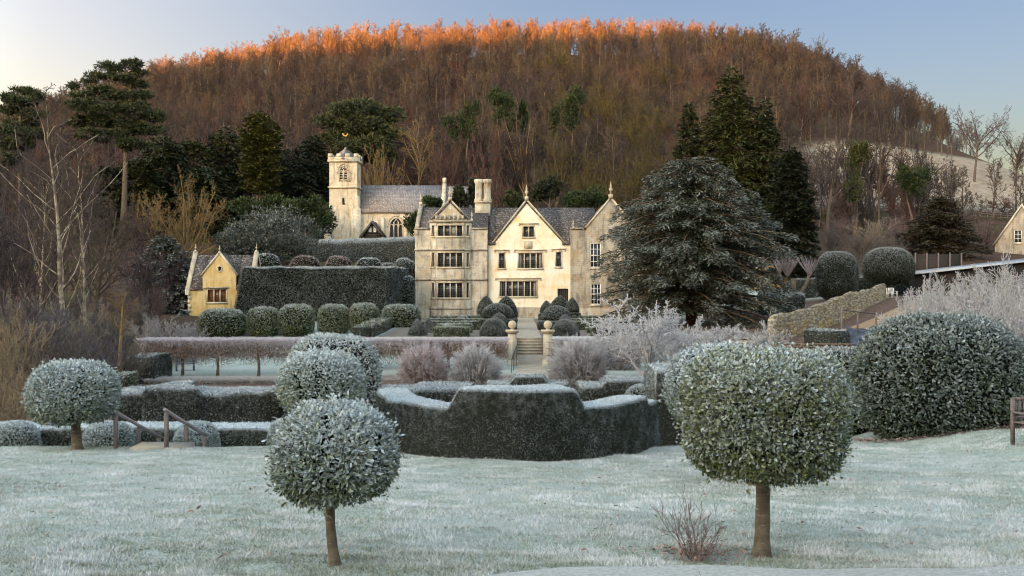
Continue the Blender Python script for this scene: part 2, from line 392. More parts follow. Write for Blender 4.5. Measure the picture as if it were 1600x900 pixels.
def rubble_mat():
    m, nt, b = newmat('rubble_stone'); co = objco(nt)
    mp = ND(nt, 'ShaderNodeMapping', Vector=co); mp.inputs['Scale'].default_value = (.85, .85, 4.6)
    wv = ND(nt, 'ShaderNodeVectorMath', _operation='ADD'); nt.links.new(mp.outputs[0], wv.inputs[0]); nz = ND(nt, 'ShaderNodeTexNoise', Vector=co, Scale=3.0); nt.links.new(nz.outputs['Color'], wv.inputs[1])
    v1 = ND(nt, 'ShaderNodeTexVoronoi', Vector=wv.outputs[0], Scale=1.0); v2 = ND(nt, 'ShaderNodeTexVoronoi', Vector=wv.outputs[0], Scale=1.0, _feature='DISTANCE_TO_EDGE')
    sc = ND(nt, 'ShaderNodeSeparateColor', Color=v1.outputs['Color'])
    col = mixc(nt, sc.outputs[0], (.24, .20, .15), (.42, .36, .27)); col = mixc(nt, mth(nt, 'MULTIPLY', sc.outputs[1], .4), col, (.42, .29, .13))
    sz = ND(nt, 'ShaderNodeSeparateXYZ', Vector=co).outputs[2]; col = mixc(nt, mth(nt, 'MULTIPLY', ramp(nt, mth(nt, 'MULTIPLY_ADD', noise(nt, co, .5, 5), 1.6, mth(nt, 'MULTIPLY', sz, -.45)), .35, .8), .75), col, (.40, .25, .085)); col = mixc(nt, ramp(nt, noise(nt, mp.outputs[0], .7, 6, .7), .48, .64), col, (.30, .28, .25)); col = mixc(nt, ramp(nt, noise(nt, mp.outputs[0], 1.3, 6, .75), .52, .62), col, (.10, .085, .065))
    col = mixc(nt, mth(nt, 'SUBTRACT', 1.0, ramp(nt, v2.outputs['Distance'], .02, .13)), col, (.13, .10, .065))
    nt.links.new(col, b.inputs['Base Color']); b.inputs['Roughness'].default_value = .95; b.inputs['Specular IOR Level'].default_value = .1
    bump(nt, b, v2.outputs['Distance'], .8, .06); return m
M['rubble'] = rubble_mat()
M['roof'] = roofing('stone_slates', (.115, .095, .085), (.075, .062, .058), (.50, .47, .46), .6)
M['croof'] = roofing('frosted_slates', (.30, .27, .265), (.23, .205, .205), (.50, .48, .50), .75)
M['glass'] = glassm('leaded_glass')
M['glassb'] = glassm('sash_glass', .3, .33, (.03, .03, .035), (.03, .035, .045))
M['glasso'] = glassm('warm_window', .3, .4, (.05, .03, .02), (.16, .065, .025))
M['white'] = plain('white_paint', (.75, .74, .70), (.62, .60, .56), sc=8, rough=.5)
M['curtain'] = plain('pale_curtain', (.34, .32, .29), (.22, .21, .2), sc=6)
M['dark'] = plain('dark_timber', (.035, .026, .022), (.02, .016, .014), sc=8)
M['timber'] = plain('grey_brown_timber', (.19, .15, .145), (.12, .094, .09), sc=14, bs=.3, bsc=60)
M['gold'] = plain('gilding', (.50, .33, .08), (.35, .22, .05), rough=.5)
M['iron'] = plain('iron', (.03, .03, .032), rough=.5)
M['paving'] = plain('paving', (.42, .36, .29), (.31, .265, .21), sc=2.5, bs=.4, bsc=18)
M['sand'] = plain('hoggin', (.36, .25, .14), (.28, .19, .11), sc=3, bs=.3)
M['gravel'] = plain('frosty_gravel', (.50, .50, .50), (.34, .35, .33), sc=22, bs=.6, bsc=60)
M['rail'] = plain('frosted_rail_timber', (.34, .30, .30), (.22, .185, .18), sc=9)
M['slab'] = plain('stone_slab', (.38, .35, .29), (.28, .25, .2), sc=4, bs=.3)
M['blue'] = plain('blue_paint', (.08, .10, .16), (.06, .08, .13))
M['net'] = plain('black_netting', (.03, .035, .05), (.12, .13, .17), sc=1.5)
M['wattle'] = plain('hazel_wattle', (.22, .15, .10), (.12, .085, .06), sc=20)
M['frostroof'] = plain('frosted_roof', (.46, .47, .49), (.30, .30, .32), sc=2)

# grass: frost attribute drives white on green
M['grass'] = veg('frosted_grass_blades', (.125, .15, .085), (.27, .275, .19), frost=(.76, .765, .81), nscale=1.5)
def ground_mat():
    m, nt, b = newmat('ground_cover'); co = objco(nt)
    n1 = noise(nt, co, .35, 6, .6); n2 = noise(nt, co, 5, 6, .7); n3 = noise(nt, co, 40, 3, .7)
    grass = mixc(nt, ramp(nt, n2, .3, .7), (.17, .21, .14), (.36, .40, .37))
    grass = mixc(nt, ramp(nt, n1, .42, .62), grass, (.33, .37, .34))
    grass = mixc(nt, ramp(nt, n3, .45, .7), grass, (.54, .58, .59))
    lit = mixc(nt, ramp(nt, noise(nt, co, .6, 8, .7), .35, .65), (.058, .038, .030), (.095, .060, .046))
    lit = mixc(nt, ramp(nt, noise(nt, co, .12, 4), .5, .66), lit, (.06, .055, .025))
    soil = mixc(nt, ramp(nt, n2, .35, .7), (.10, .062, .045), (.19, .14, .12))
    fld = mixc(nt, ramp(nt, noise(nt, co, .45, 9, .78), .38, .62), (.20, .165, .13), (.31, .27, .225))
    col = mixc(nt, attr(nt, 'soil'), grass, soil); col = mixc(nt, attr(nt, 'wood'), col, lit); col = mixc(nt, attr(nt, 'field'), col, fld)
    nt.links.new(col, b.inputs['Base Color']); b.inputs['Roughness'].default_value = .9; b.inputs['Specular IOR Level'].default_value = .1
    bump(nt, b, mth(nt, 'ADD', n2, mth(nt, 'MULTIPLY', n3, .4)), .5, .05)
    return m
M['ground'] = ground_mat()

# ------------------------------------------------------------------ the setting: ground, drive, paths
def seq(parts):
    o = []
    for a, b, s in parts: o += list(np.arange(a, b, s))
    return np.array(o + [parts[-1][1]])
gx = seq([(-900, -200, 35), (-200, -50, 5), (-50, -14, 1), (-14, 16, .3), (16, 50, 1), (50, 200, 5), (200, 900, 35)])
gy = seq([(-520, -20, 12), (-20, 8, 1.5), (8, 33, .3), (33, 160, 1), (160, 330, 4), (330, 1200, 45)])
GX, GY = np.meshgrid(gx, gy)
GZ = G(GX, GY)
near = (GY > 4) & (GY < 34)
Pn = np.stack([GX, GY, np.zeros_like(GX)], -1).reshape(-1, 3)
GZ = GZ + np.where(near, .034 * snoise(Pn, 1.9).reshape(GX.shape) + .012 * snoise(Pn, 5.5, 1).reshape(GX.shape), .12 * snoise(Pn, .25).reshape(GX.shape) * (GY > 110) * (GY < 170))
mb = MB(); nX, nY = len(gx), len(gy)
ii = (np.arange(nY - 1)[:, None] * nX + np.arange(nX - 1)[None]).ravel()
mb.add(np.stack([GX, GY, GZ], -1).reshape(-1, 3), np.stack([ii, ii + 1, ii + nX + 1, ii + nX], 1))
ground = mb.build('ground', M['ground'], smooth=True); tag(ground, kind='structure')
U = GX / np.maximum(GY, 1)
fieldm = ss(.285, .31, U + .006 * np.sin(GY * .2)) * ss(176, 184, GY) * (1 - ss(232, 240, GY - 40 * (U - .44) * 2)) * (GY > 150)
woodm = np.maximum(ss(112, 120, GY), ss(-20, -24, GX) * ss(33, 36, GY)) * (1 - fieldm)
woodm = np.maximum(woodm, (GY < -40) * 1.0)
soilm = .75 * ss(69, 69.6, GY) * (1 - ss(98, 99, GY)) * ss(-9.6, -9, GX) * (1 - ss(16, 17, GX)) + ss(29.5, 31.5, GY) * (1 - ss(57.3, 58.5, GY)) + ss(16, 18, GX) * ss(62, 66, GY) * (1 - ss(100, 110, GY))
for nm, a in (('wood', woodm), ('field', fieldm), ('soil', np.clip(soilm, 0, 1))):
    at_ = ground.data.attributes.new(nm, 'FLOAT', 'POINT'); at_.data.foreach_set('value', a.astype(np.float32).ravel())

def sheet(name, pts, mat, dz=.004, n=24, wav=0.):
    """a strip laid on the ground: pts = list of (xl, yl, xr, yr)"""
    mb = MB(); V = []; Fs = []; c = 6
    for i, (a, b_, c_, d) in enumerate(pts):
        for k in range(c + 1):
            t = k / c; x = a + (c_ - a) * t; y = b_ + (d - b_) * t; V.append((x, y, g(x, y) + dz))
    for i in range(len(pts) - 1):
        for k in range(c): Fs.append((i * (c + 1) + k, i * (c + 1) + k + 1, (i + 1) * (c + 1) + k + 1, (i + 1) * (c + 1) + k))
    mb.add(V, Fs); return tag(mb.build(name, mat), kind='structure')
ys = np.linspace(-6, 10.62, 40)
mb = MB(); xs = np.linspace(-16, 16, 90); V = []; Fs = []
for i, y in enumerate(ys):
    for x in xs:
        yy = y - .55 * (1 - float(ss(-1.5, 1.5, x))) * (i / 39) + (.10 * math.sin(x * 1.3) + .06 * math.sin(x * 3.7)) * (i / 39)
        V.append((x, yy, g(x, yy) + .05))
for i in range(39):
    for k in range(89): Fs.append((i * 90 + k, i * 90 + k + 1, (i + 1) * 90 + k + 1, (i + 1) * 90 + k))
mb.add(V, Fs); tag(mb.build('gravel_drive', M['gravel']), kind='structure')
PX = XX(829, 65)
sheet('garden_path', [(PX - .85, y, PX + .85, y) for y in np.linspace(56, 68, 14)], M['paving'], .03)
sheet('terrace_path', [(PX - .85, y, PX + .85, y) for y in np.linspace(69.9, 99, 14)], M['paving'], .03)
sheet('kitchen_garden_path', [(XX(1300, 72) - 1 + i * 1.9, 72 + i * 2.6, XX(1300, 72) + 3.2 + i * 1.75, 71.5 + i * 2.4) for i in range(9)], M['sand'], .06)

# frosted lawn grass
def grass():
    n = 380000
    yy = 10.1 + (29.0 - 10.1) * rs.rand(n) ** 1.35
    xx = (rs.rand(n) * 2 - 1) * (yy * .52 + .3)
    edge = 26.6 + 3.0 * ss(4, 9, xx) + 1.5 * ss(9, 14, xx); k = (yy < edge) & ((yy > 10.62) | (xx < .5 - 1.5 * rs.rand(n)) | (rs.rand(n) < .12)); xx = xx[k]; yy = yy[k]
    P = np.stack([xx, yy, np.zeros_like(xx)], 1)
    cl = snoise(P, 2.6, 3) + .6 * snoise(P, 9, 2); keep = rs.rand(len(P)) < .62 + .3 * cl; P = P[keep]; cl = cl[keep]; n = len(P)
    P[:, 2] = G(P[:, 0], P[:, 1]) + .034 * snoise(P * (1, 1, 0), 1.9) + .012 * snoise(P * (1, 1, 0), 5.5, 1) - .006
    D = rnd_dir(n) * .75; D[:, 2] = np.abs(D[:, 2]) * .5 + .55
    big = snoise(P * (1, 1, 0), .55, 4)
    fr = .53 + .18 * big + .26 * cl + rs.normal(size=n) * .17
    for tx, ty, tr in ((XX(1190, 11.5), 11.5, .5), (XX(525, 11), 11.0, .36), (XX(121, 25.6), 25.6, .8), (XX(1086, 11.6), 11.6, .4)): fr = fr - .42 * np.exp(-((P[:, 0] - tx) ** 2 + (P[:, 1] - ty) ** 2 * .6) / tr ** 2)
    fr = fr - .10 * ss(.2, .9, snoise(P * (1, .5, 0), .8, 3))
    near_edge = ss(25.2, 26.5, P[:, 1]) * (P[:, 0] < -5)
    fr = fr - .18 * near_edge - .10 * ss(11.6, 10.7, P[:, 1])
    mb = MB(); cards(mb, P, D, rnd_dir(n), (.035 + .035 * rs.rand(n)) * (1 + .35 * np.clip(cl, 0, 1)), .008 + .006 * rs.rand(n), fr, np.clip(.5 + .3 * big + .2 * rs.normal(size=n), 0, 1), 'tri', edge=.2)
    o = mb.build('frosted_grass', M['grass']); tag(o, 'short grass of the front lawn white with frost', 'grass', kind='stuff')
grass()
def fallen():
    n = 260; yy = 11 + 15 * rs.rand(n); xx = (rs.rand(n) * 2 - 1) * yy * .5
    P = np.stack([xx, yy, G(xx, yy) + .045], 1); D = rnd_dir(n); D[:, 2] *= .3; Nh = rnd_dir(n) * .5; Nh[:, 2] += 1
    k = 900; a = np.pi * (1.02 + .96 * rs.rand(k)); q = 1 + .10 * rs.rand(k) ** 2; bx = XX(1473, 28.6) + 2.45 * np.cos(a) * q; by = 28.6 + 2.0 * np.sin(a) * q
    k2 = 90; bx = np.concatenate([bx, XX(1086, 11.6) + .28 * rs.normal(size=k2)]); by = np.concatenate([by, 11.6 + .16 * rs.normal(size=k2)]); m = k + k2
    P = np.concatenate([P, np.stack([bx, by, G(bx, by) + .05], 1)]); n = n + m; D = rnd_dir(n); D[:, 2] *= .3; Nh = rnd_dir(n) * .5; Nh[:, 2] += 1
    mb = MB(); cards(mb, P, D, Nh, .07 + .05 * rs.rand(n), .05, rs.rand(n) * .35, rs.rand(n), 'leaf')
    tag(mb.build('fallen_leaves', M['beech']), 'brown fallen leaves scattered over the frosty lawn', 'leaves', kind='stuff')
fallen()

# ------------------------------------------------------------------ building helpers
class Plane:
    """a vertical wall plane: origin o, horizontal unit u, outward normal n"""
    def __init__(s, o, u): s.o = np.array(o, float); s.u = np.array(u, float) / np.linalg.norm(u); s.n = np.array((s.u[1], -s.u[0], 0.))
    def p(s, a, z, d=0): return s.o + s.u * a + np.array((0, 0, z)) + s.n * d
FRONT = lambda y: Plane((0, y, 0), (1, 0, 0))
def rect(x0, x1, z0, z1): return [(x0, z0), (x1, z0), (x1, z1), (x0, z1)]
def arch(x0, x1, z0, zs, zt, n=7):
    c = (x0 + x1) / 2; L = [(x0, z0), (x1, z0)]
    for i in range(n + 1): t = i / n; L.append((x1 + (c - x1) * (1 - math.cos(t * math.pi / 2)), zs + (zt - zs) * math.sin(t * math.pi / 2)))
    for i in range(n - 1, -1, -1): t = i / n; L.append((x0 + (c - x0) * (1 - math.cos(t * math.pi / 2)), zs + (zt - zs) * math.sin(t * math.pi / 2)))
    return L
def wall_face(mb, pl, outline, holes=(), depth=.28, m=0):
    polys = [outline] + list(holes)
    pts = [q for p in polys for q in p]
    tris = tessellate_polygon([[Vector((a, z, 0)) for a, z in p] for p in polys])
    V = np.array([pl.p(a, z) for a, z in pts]); T = []
    for t in tris:
        N = np.cross(V[t[1]] - V[t[0]], V[t[2]] - V[t[0]])
        T.append(t if N @ pl.n > 0 else t[::-1])
    mb.add(V, np.array(T), m)
    for h in holes:
        k = len(h); A = np.array([pl.p(a, z) for a, z in h] + [pl.p(a, z, -depth) for a, z in h])
        mb.add(A, [(i, (i + 1) % k, (i + 1) % k + k, i + k) for i in range(k)], m)
def pbox(mb, pl, a0, a1, z0, z1, d0, d1, m=0):
    V = np.array([pl.p(a, z, d) for z in (z0, z1) for a, d in ((a0, d1), (a1, d1), (a1, d0), (a0, d0))])
    mb.add(V, QB, m)
def ribbon(mb, pl, path, w, d0, d1, m=0, closed=False):
    """a moulding of width w following path in the wall plane"""
    n = len(path)
    for i in range(n - (0 if closed else 1)):
        a = np.array(path[i], float); b_ = np.array(path[(i + 1) % n], float); t = b_ - a; L = np.linalg.norm(t)
        if L < 1e-6: continue
        t /= L; q = np.array((-t[1], t[0])) * w / 2; a = a - t * w * .35; b_ = b_ + t * w * .35
        c = [a - q, b_ - q, b_ + q, a + q]; j = i % 3 * .002
        mb.add(np.array([pl.p(x, z, d1 + j) for x, z in c] + [pl.p(x, z, d0) for x, z in c])[[4, 5, 6, 7, 0, 1, 2, 3]], QB, m)
def window(parent, pl, a0, a1, z0, z1, n, glass='glass', frame='trim', depth=.2, drip=True, mw=.11, transom=None, sur=.11, label=None, cur=()):
    mb = MB()
    pbox(mb, pl, a0 - sur, a0 + .02, z0 - .02, z1 + .02, -.05, .035); pbox(mb, pl, a1 - .02, a1 + sur, z0 - .02, z1 + .02, -.05, .035)
    pbox(mb, pl, a0 - sur, a1 + sur, z1 + .004, z1 + .15, -.05, .038); pbox(mb, pl, a0 - sur - .05, a1 + sur + .05, z0 - .16, z0 + .01, -.1, .075)
    for i in range(1, n):
        x = a0 + (a1 - a0) * i / n; pbox(mb, pl, x - mw / 2, x + mw / 2, z0, z1, -depth + .02, -.02)
    if transom: pbox(mb, pl, a0, a1, transom - .05, transom + .05, -depth + .025, -.03)
    if drip:
        pbox(mb, pl, a0 - .45, a1 + .45, z1 + .27, z1 + .37, -.02, .14)
        pbox(mb, pl, a0 - .45, a0 - .35, z1 + .10, z1 + .27, -.02, .12); pbox(mb, pl, a1 + .35, a1 + .45, z1 + .10, z1 + .27, -.02, .12)
    f = mb.build('window', M[frame], parent)
    if label: f['label'] = label
    pb = MB(); pbox(pb, pl, a0 - .03, a1 + .03, z0 - .03, z1 + .03, -depth - .05, -depth)
    pb.build('pane', M[glass], f)
    for c0, c1 in cur: cb = MB(); pbox(cb, pl, a0 + (a1 - a0) * c0, a0 + (a1 - a0) * c1, z0 + .02, z1 - .02, -depth - .02, -depth + .012); cb.build('curtain', M['curtain'], f)
    return f
def sash(parent, pl, a0, a1, z0, z1, nc, nr):
    mb = MB(); w = .09
    pbox(mb, pl, a0 - .02, a0 + w, z0 + .006, z1 - .006, -.16, -.03); pbox(mb, pl, a1 - w, a1 + .02, z0 + .006, z1 - .006, -.16, -.03)
    pbox(mb, pl, a0, a1, z1 - w, z1 + .02, -.165, -.035); pbox(mb, pl, a0, a1, z0 - .02, z0 + w, -.165, -.035)
    for i in range(1, nc): x = a0 + (a1 - a0) * i / nc; pbox(mb, pl, x - .03, x + .03, z0 + .05, z1 - .05, -.14, -.06)
    for j in range(1, nr): z = z0 + (z1 - z0) * j / nr; k = .05 if j * 2 == nr else .03; pbox(mb, pl, a0 + .05, a1 - .05, z - k, z + k, -.145, -.055)
    f = mb.build('window', M['white'], parent)
    s = MB(); pbox(s, pl, a0 - .1, a1 + .1, z0 - .14, z0 - .02, -.1, .07); s.build('sill', M['trim'], f)
    pb = MB(); pbox(pb, pl, a0 - .02, a1 + .02, z0 - .02, z1 + .02, -.24, -.19); pb.build('pane', M['glassb'], f); return f
def roof_slope(mb, e0, e1, r1, r0, th=.14, m=0):
    """slab between eave points e0,e1 and ridge points r0,r1"""
    A = np.array([e0, e1, r1, r0], float); N = np.cross(A[1] - A[0], A[3] - A[0]); N /= np.linalg.norm(N)
    if N[2] < 0: N = -N; A = A[[1, 0, 3, 2]]
    mb.add(np.concatenate([A - N * th, A]), QB, m)
def gable_roof(mb, x0, x1, zt, xm, ze0, ze1, y0, y1, over=.12, m=0):
    """ridge along Y at xm; eaves at x0 (ze0) and x1 (ze1)"""
    roof_slope(mb, (x0, y0, ze0), (x0, y1, ze0), (xm, y1, zt), (xm, y0, zt), .14, m)
    roof_slope(mb, (x1, y0, ze1), (x1, y1, ze1), (xm + .003, y1, zt + .004), (xm + .003, y0, zt + .004), .14, m)
def finial(parent, x, y, z, h, mat='trim', label=None):
    mb = MB(); s = h / 1.2
    box(mb, x - .16 * s, x + .16 * s, y - .16 * s, y + .16 * s, z - .1, z + .22 * s)
    lathe(mb, [(.07 * s, z + .22 * s), (.06 * s, z + .45 * s), (.15 * s, z + .55 * s), (.15 * s, z + .66 * s), (.06 * s, z + .74 * s), (.09 * s, z + .88 * s), (.04 * s, z + 1.05 * s), (.01, z + 1.25 * s)], x, y, 8)
    return mb.build('finial', M[mat], parent)
def shell(mb, x0, x1, y0, y1, z0, z1, m=0):
    """back and side walls of a block (no front)"""
    for pl, L in ((Plane((x1, y0, 0), (0, 1, 0)), y1 - y0), (Plane((x1, y1, 0), (-1, 0, 0)), x1 - x0), (Plane((x0, y1, 0), (0, -1, 0)), y1 - y0)):
        wall_face(mb, pl, rect(0, L, z0, z1), m=m)

# ------------------------------------------------------------------ the manor house
def manor():
    H = thing('manor_house', 'large gabled limestone manor house with cream central gable and mullioned windows', 'house', (0, 100, 0))
    # --- left bay wing
    mb = MB(); y = 99.7; pl = FRONT(y)
    wall_face(mb, pl, rect(-9.44, -8.02, -.5, 8.7)); wall_face(mb, pl, rect(-3.93, -2.36, -.5, 8.7))
    shell(mb, -9.44, -2.36, y, 108, -.5, 8.7)
    wall_face(mb, Plane((-9.44, 108, 0), (0, -1, 0)), [(0.02, 8.6), (8.3, 8.6), (3.5, 11.3)])
    bx0, bx1, yb = -7.3, -4.65, 98.95
    B = [Plane((-8.02, y, 0), (bx0 + 8.02, yb - y, 0)), Plane((bx0, yb, 0), (1, 0, 0)), Plane((bx1, yb, 0), (-3.93 - bx1, y - yb, 0))]
    Ls = [math.hypot(bx0 + 8.02, yb - y), bx1 - bx0, math.hypot(-3.93 - bx1, y - yb)]
    rows = [(2.0, 3.4), (4.97, 6.3), (7.95, 8.95)]
    for k, (P_, L) in enumerate(zip(B, Ls)):
        a0, a1 = (.14, L - .14) if k == 1 else (.32, L - .32)
        wall_face(mb, P_, rect(0, L, -.5, 9.5), [rect(a0, a1, z0, z1) for z0, z1 in rows])
    mb.add([(-8.02, y, 9.5), (bx0, yb, 9.5), (bx1, yb, 9.5), (-3.93, y, 9.5)], [(0, 1, 2, 3)])
    mb.build('bay_wing_wall', M['stone'], H)
    mb = MB()
    for P_, L in zip(B, Ls):
        for z0, h, d in ((6.55, .16, .12), (3.66, .15, .1), (.85, .2, .1), (9.3, .18, .12)): pbox(mb, P_, -.05, L + .05, z0, z0 + h, -.02, d)
        pbox(mb, P_, -.02, L + .02, -.5, .85, -.02, .07)
    for a, b_ in ((-9.5, -8.02), (-3.93, -2.38)):
        for z0, h, d in ((6.55, .16, .12), (3.66, .15, .1), (8.62, .16, .12)): pbox(mb, pl, a, b_, z0, z0 + h, -.02, d)
        pbox(mb, pl, a, b_, -.5, .9, -.02, .09)
    mb.build('stone_trim', M['stonew'], H)
    for k, (P_, L) in enumerate(zip(B, Ls)):
        for i, (z0, z1) in enumerate(rows):
            a0, a1 = (.14, L - .14) if k == 1 else (.32, L - .32)
            window(H, P_, a0, a1, z0, z1, 4 if k == 1 else 1, drip=False, sur=.09 if k == 1 else .06, frame='trim', cur=((.3, .9),) if k != 1 and i > 0 else ((.52, .74),) if i == 2 and k == 1 else ())
    mb = MB()    # bay gable over a small battlement
    wall_face(mb, FRONT(99.25), [(-7.6, 9.45), (-4.4, 9.45), (-4.4, 9.75), (-6.0, 11.45), (-7.6, 9.75)])
    for i in range(7): box(mb, -7.45 + i * .43, -7.2 + i * .43, 99.0, 99.28, 9.5, 9.95)
    mb.build('bay_gable', M['stone'], H)
    mb = MB(); ribbon(mb, FRONT(99.25), [(-7.75, 9.7), (-6.0, 11.5), (-4.25, 9.7)], .16, -.3, .08); mb.build('coping', M['stonew'], H)
    mb = MB(); gable_roof(mb, -7.62, -4.38, 11.35, -6.0, 9.7, 9.7, 99.2, 103.2); roof_slope(mb, (-9.3, 99.9, 8.5), (-2.36, 99.9, 8.5), (-2.36, 104.5, 11.05), (-9.3, 104.5, 11.05))
    roof_slope(mb, (-9.3, 108.1, 8.6), (-2.36, 108.1, 8.6), (-2.36, 104.5, 11.055), (-9.3, 104.5, 11.055))
    mb.build('bay_wing_roof', M['roof'], H)
    mb = MB()
    V = [(-9.5, 99.6, 8.5), (-9.5, 104.5, 11.35), (-9.5, 108.2, 8.6), (-9.1, 99.6, 8.5), (-9.1, 104.5, 11.35), (-9.1, 108.2, 8.6)]
    W = [(a, b_, c - .4) for a, b_, c in V]
    mb.add(V + W, [(0, 1, 4, 3), (1, 2, 5, 4), (6, 7, 1, 0), (7, 8, 2, 1), (3, 4, 10, 9), (4, 5, 11, 10), (0, 3, 9, 6)]); mb.build('verge_coping', M['stonew'], H)
    # --- cream central gable
    y = 100.0; pl = FRONT(y); mb = MB()
    holes = [rect(1.1, 2.15, 7.9, 8.9), rect(.63, 2.94, 4.85, 6.3), rect(-1.27, -.7, 4.85, 6.3), rect(4.3, 4.8, 5.0, 6.4), rect(-1.18, 2.4, 2.1, 3.55), rect(4.45, 5.5, .02, 2.85)]
    wall_face(mb, pl, [(-2.36, 1.0), (5.7, 1.0), (5.7, 7.35), (5.05, 7.4), (1.42, 11.5), (-1.75, 7.4), (-2.36, 7.35)], holes[:5] + [rect(4.45, 5.5, 1.01, 2.85)])
    shell(mb, -2.36, 5.7, y, 108, -.5, 7.3)
    mb.build('cream_gable_wall', M['render'], H)
    mb = MB(); wall_face(mb, FRONT(99.93), rect(-2.36, 4.4, -.5, 1.0)); wall_face(mb, FRONT(99.93), rect(5.55, 5.7, -.5, 1.0))
    mb.add([(-2.36, 99.93, 1.0), (4.4, 99.93, 1.0), (4.4, 100.02, 1.04), (-2.36, 100.02, 1.04)], [(0, 1, 2, 3)]); mb.build('plinth', M['stonew'], H)
    window(H, pl, 1.1, 2.15, 7.9, 8.9, 2); window(H, pl, .63, 2.94, 4.85, 6.3, 4, cur=((.03, .13), (.87, .97))); window(H, pl, -1.18, 2.4, 2.1, 3.55, 6, cur=((.02, .05), (.92, .98)))
    window(H, pl, -1.27, -.7, 4.85, 6.3, 1); window(H, pl, 4.3, 4.8, 5.0, 6.4, 1)
    mb = MB(); pbox(mb, pl, 1.15, 2.0, 6.75, 7.5, -.02, .05); mb.build('datestone', M['trim'], H)
    mb = MB(); pbox(mb, pl, 4.45, 5.5, 0, 2.85, -.25, -.16)
    for i in range(5): pbox(mb, pl, 4.5 + i * .2, 4.66 + i * .2, .05, 2.8, -.16, -.13)
    d = mb.build('door', M['dark'], H); mb = MB(); pbox(mb, pl, 4.6, 4.68, 1.2, 1.4, -.13, -.08); mb.build('handle', M['iron'], d)
    mb = MB(); ribbon(mb, pl, [(-1.95, 7.25), (1.42, 11.55), (5.25, 7.25)], .15, -.3, .1); mb.build('coping', M['trim'], H)
    mb = MB(); gable_roof(mb, -1.9, 5.2, 11.38, 1.42, 7.3, 7.3, 99.95, 106)
    roof_slope(mb, (-2.36, 99.75, 7.25), (-1.6, 99.75, 7.25), (-1.6, 104.5, 11.03), (-2.36, 104.5, 11.03))
    roof_slope(mb, (-1.6, 100.4, 7.75), (4.9, 100.4, 7.75), (4.9, 104.5, 11.03), (-1.6, 104.5, 11.03)); roof_slope(mb, (4.9, 99.75, 7.25), (8.4, 99.75, 7.25), (8.4, 104.5, 11.03), (4.9, 104.5, 11.03))
    roof_slope(mb, (-2.36, 109.3, 7.25), (8.4, 109.3, 7.25), (8.4, 104.5, 11.033), (-2.36, 104.5, 11.033)); mb.build('main_roof', M['roof'], H)
    mb = MB(); tube(mb, [(-2.34, 99.62, -.2), (-2.34, 99.62, 8.3)], .05, 6)
    mb.build('downpipe', M['iron'], H)
    # --- right wing
    y = 99.6; pl = FRONT(y); mb = MB(); hs = [rect(7.6, 8.65, 4.9, 7.3), rect(7.65, 8.65, 1.3, 3.35), rect(10.9, 11.95, 4.9, 7.3), rect(10.9, 11.9, 1.3, 3.35)]
    wall_face(mb, pl, [(5.7, -.5), (13.5, -.5), (13.5, 8.7), (12.1, 8.7), (9.6, 11.65), (7.1, 8.7), (5.7, 8.7)], hs)
    shell(mb, 5.7, 13.5, y, 109, -.5, 8.6); wall_face(mb, Plane((13.5, 109, 0), (-1, 0, 0)), [(1.4, 8.6), (6.4, 8.6), (3.9, 11.6)])
    mb.build('right_wing_wall', M['stonew'], H)
    mb = MB(); pbox(mb, pl, 5.66, 13.55, -.5, .95, -.02, .09); pbox(mb, pl, 5.66, 7.2, 8.62, 8.78, -.3, .1); pbox(mb, pl, 12.0, 13.55, 8.62, 8.78, -.3, .1); mb.build('plinth', M['stonew'], H)
    for a0, a1, z0, z1 in ((7.6, 8.65, 4.9, 7.3), (10.9, 11.95, 4.9, 7.3)): sash(H, pl, a0, a1, z0, z1, 3, 4)
    for a0, a1, z0, z1 in ((7.65, 8.65, 1.3, 3.35), (10.9, 11.9, 1.3, 3.35)): sash(H, pl, a0, a1, z0, z1, 3, 4)
    mb = MB(); ribbon(mb, pl, [(7.0, 8.6), (9.6, 11.72), (12.2, 8.6)], .16, -.3, .1); mb.build('coping', M['trim'], H)
    mb = MB(); gable_roof(mb, 7.0, 12.2, 11.5, 9.6, 8.45, 8.45, 99.7, 109); roof_slope(mb, (5.7, 99.8, 8.5), (5.7, 109, 8.5), (7.2, 109, 8.9), (7.2, 99.8, 8.9)); mb.build('right_wing_roof', M['roof'], H)
    # --- chimney and finials
    mb = MB(); box(mb, -3.75, -2.2, 103.4, 104.9, 9.4, 11.45); box(mb, -3.85, -2.1, 103.3, 105.0, 11.45, 11.65)
    c = mb.build('chimney', M['stone'], H)
    for x in (-3.38, -2.52):
        mb = MB(); lathe(mb, [(.42, 11.65), (.42, 11.85), (.34, 11.95), (.34, 13.45), (.43, 13.55), (.45, 13.85), (.36, 13.9)], x, 104.15, 8, sx=1.1); mb.build('chimney_shaft', M['stone'], c)
    finial(H, -6.0, 99.2, 11.5, 1.3); finial(H, 1.42, 99.95, 11.6, 1.35); finial(H, 9.6, 99.55, 11.75, 1.5); finial(H, -9.3, 104.4, 11.4, 1.1); finial(H, -3.9, 99.5, 9.5, .001 + .9); finial(H, 5.95, 99.5, 8.75, .8)
    return H
manor()

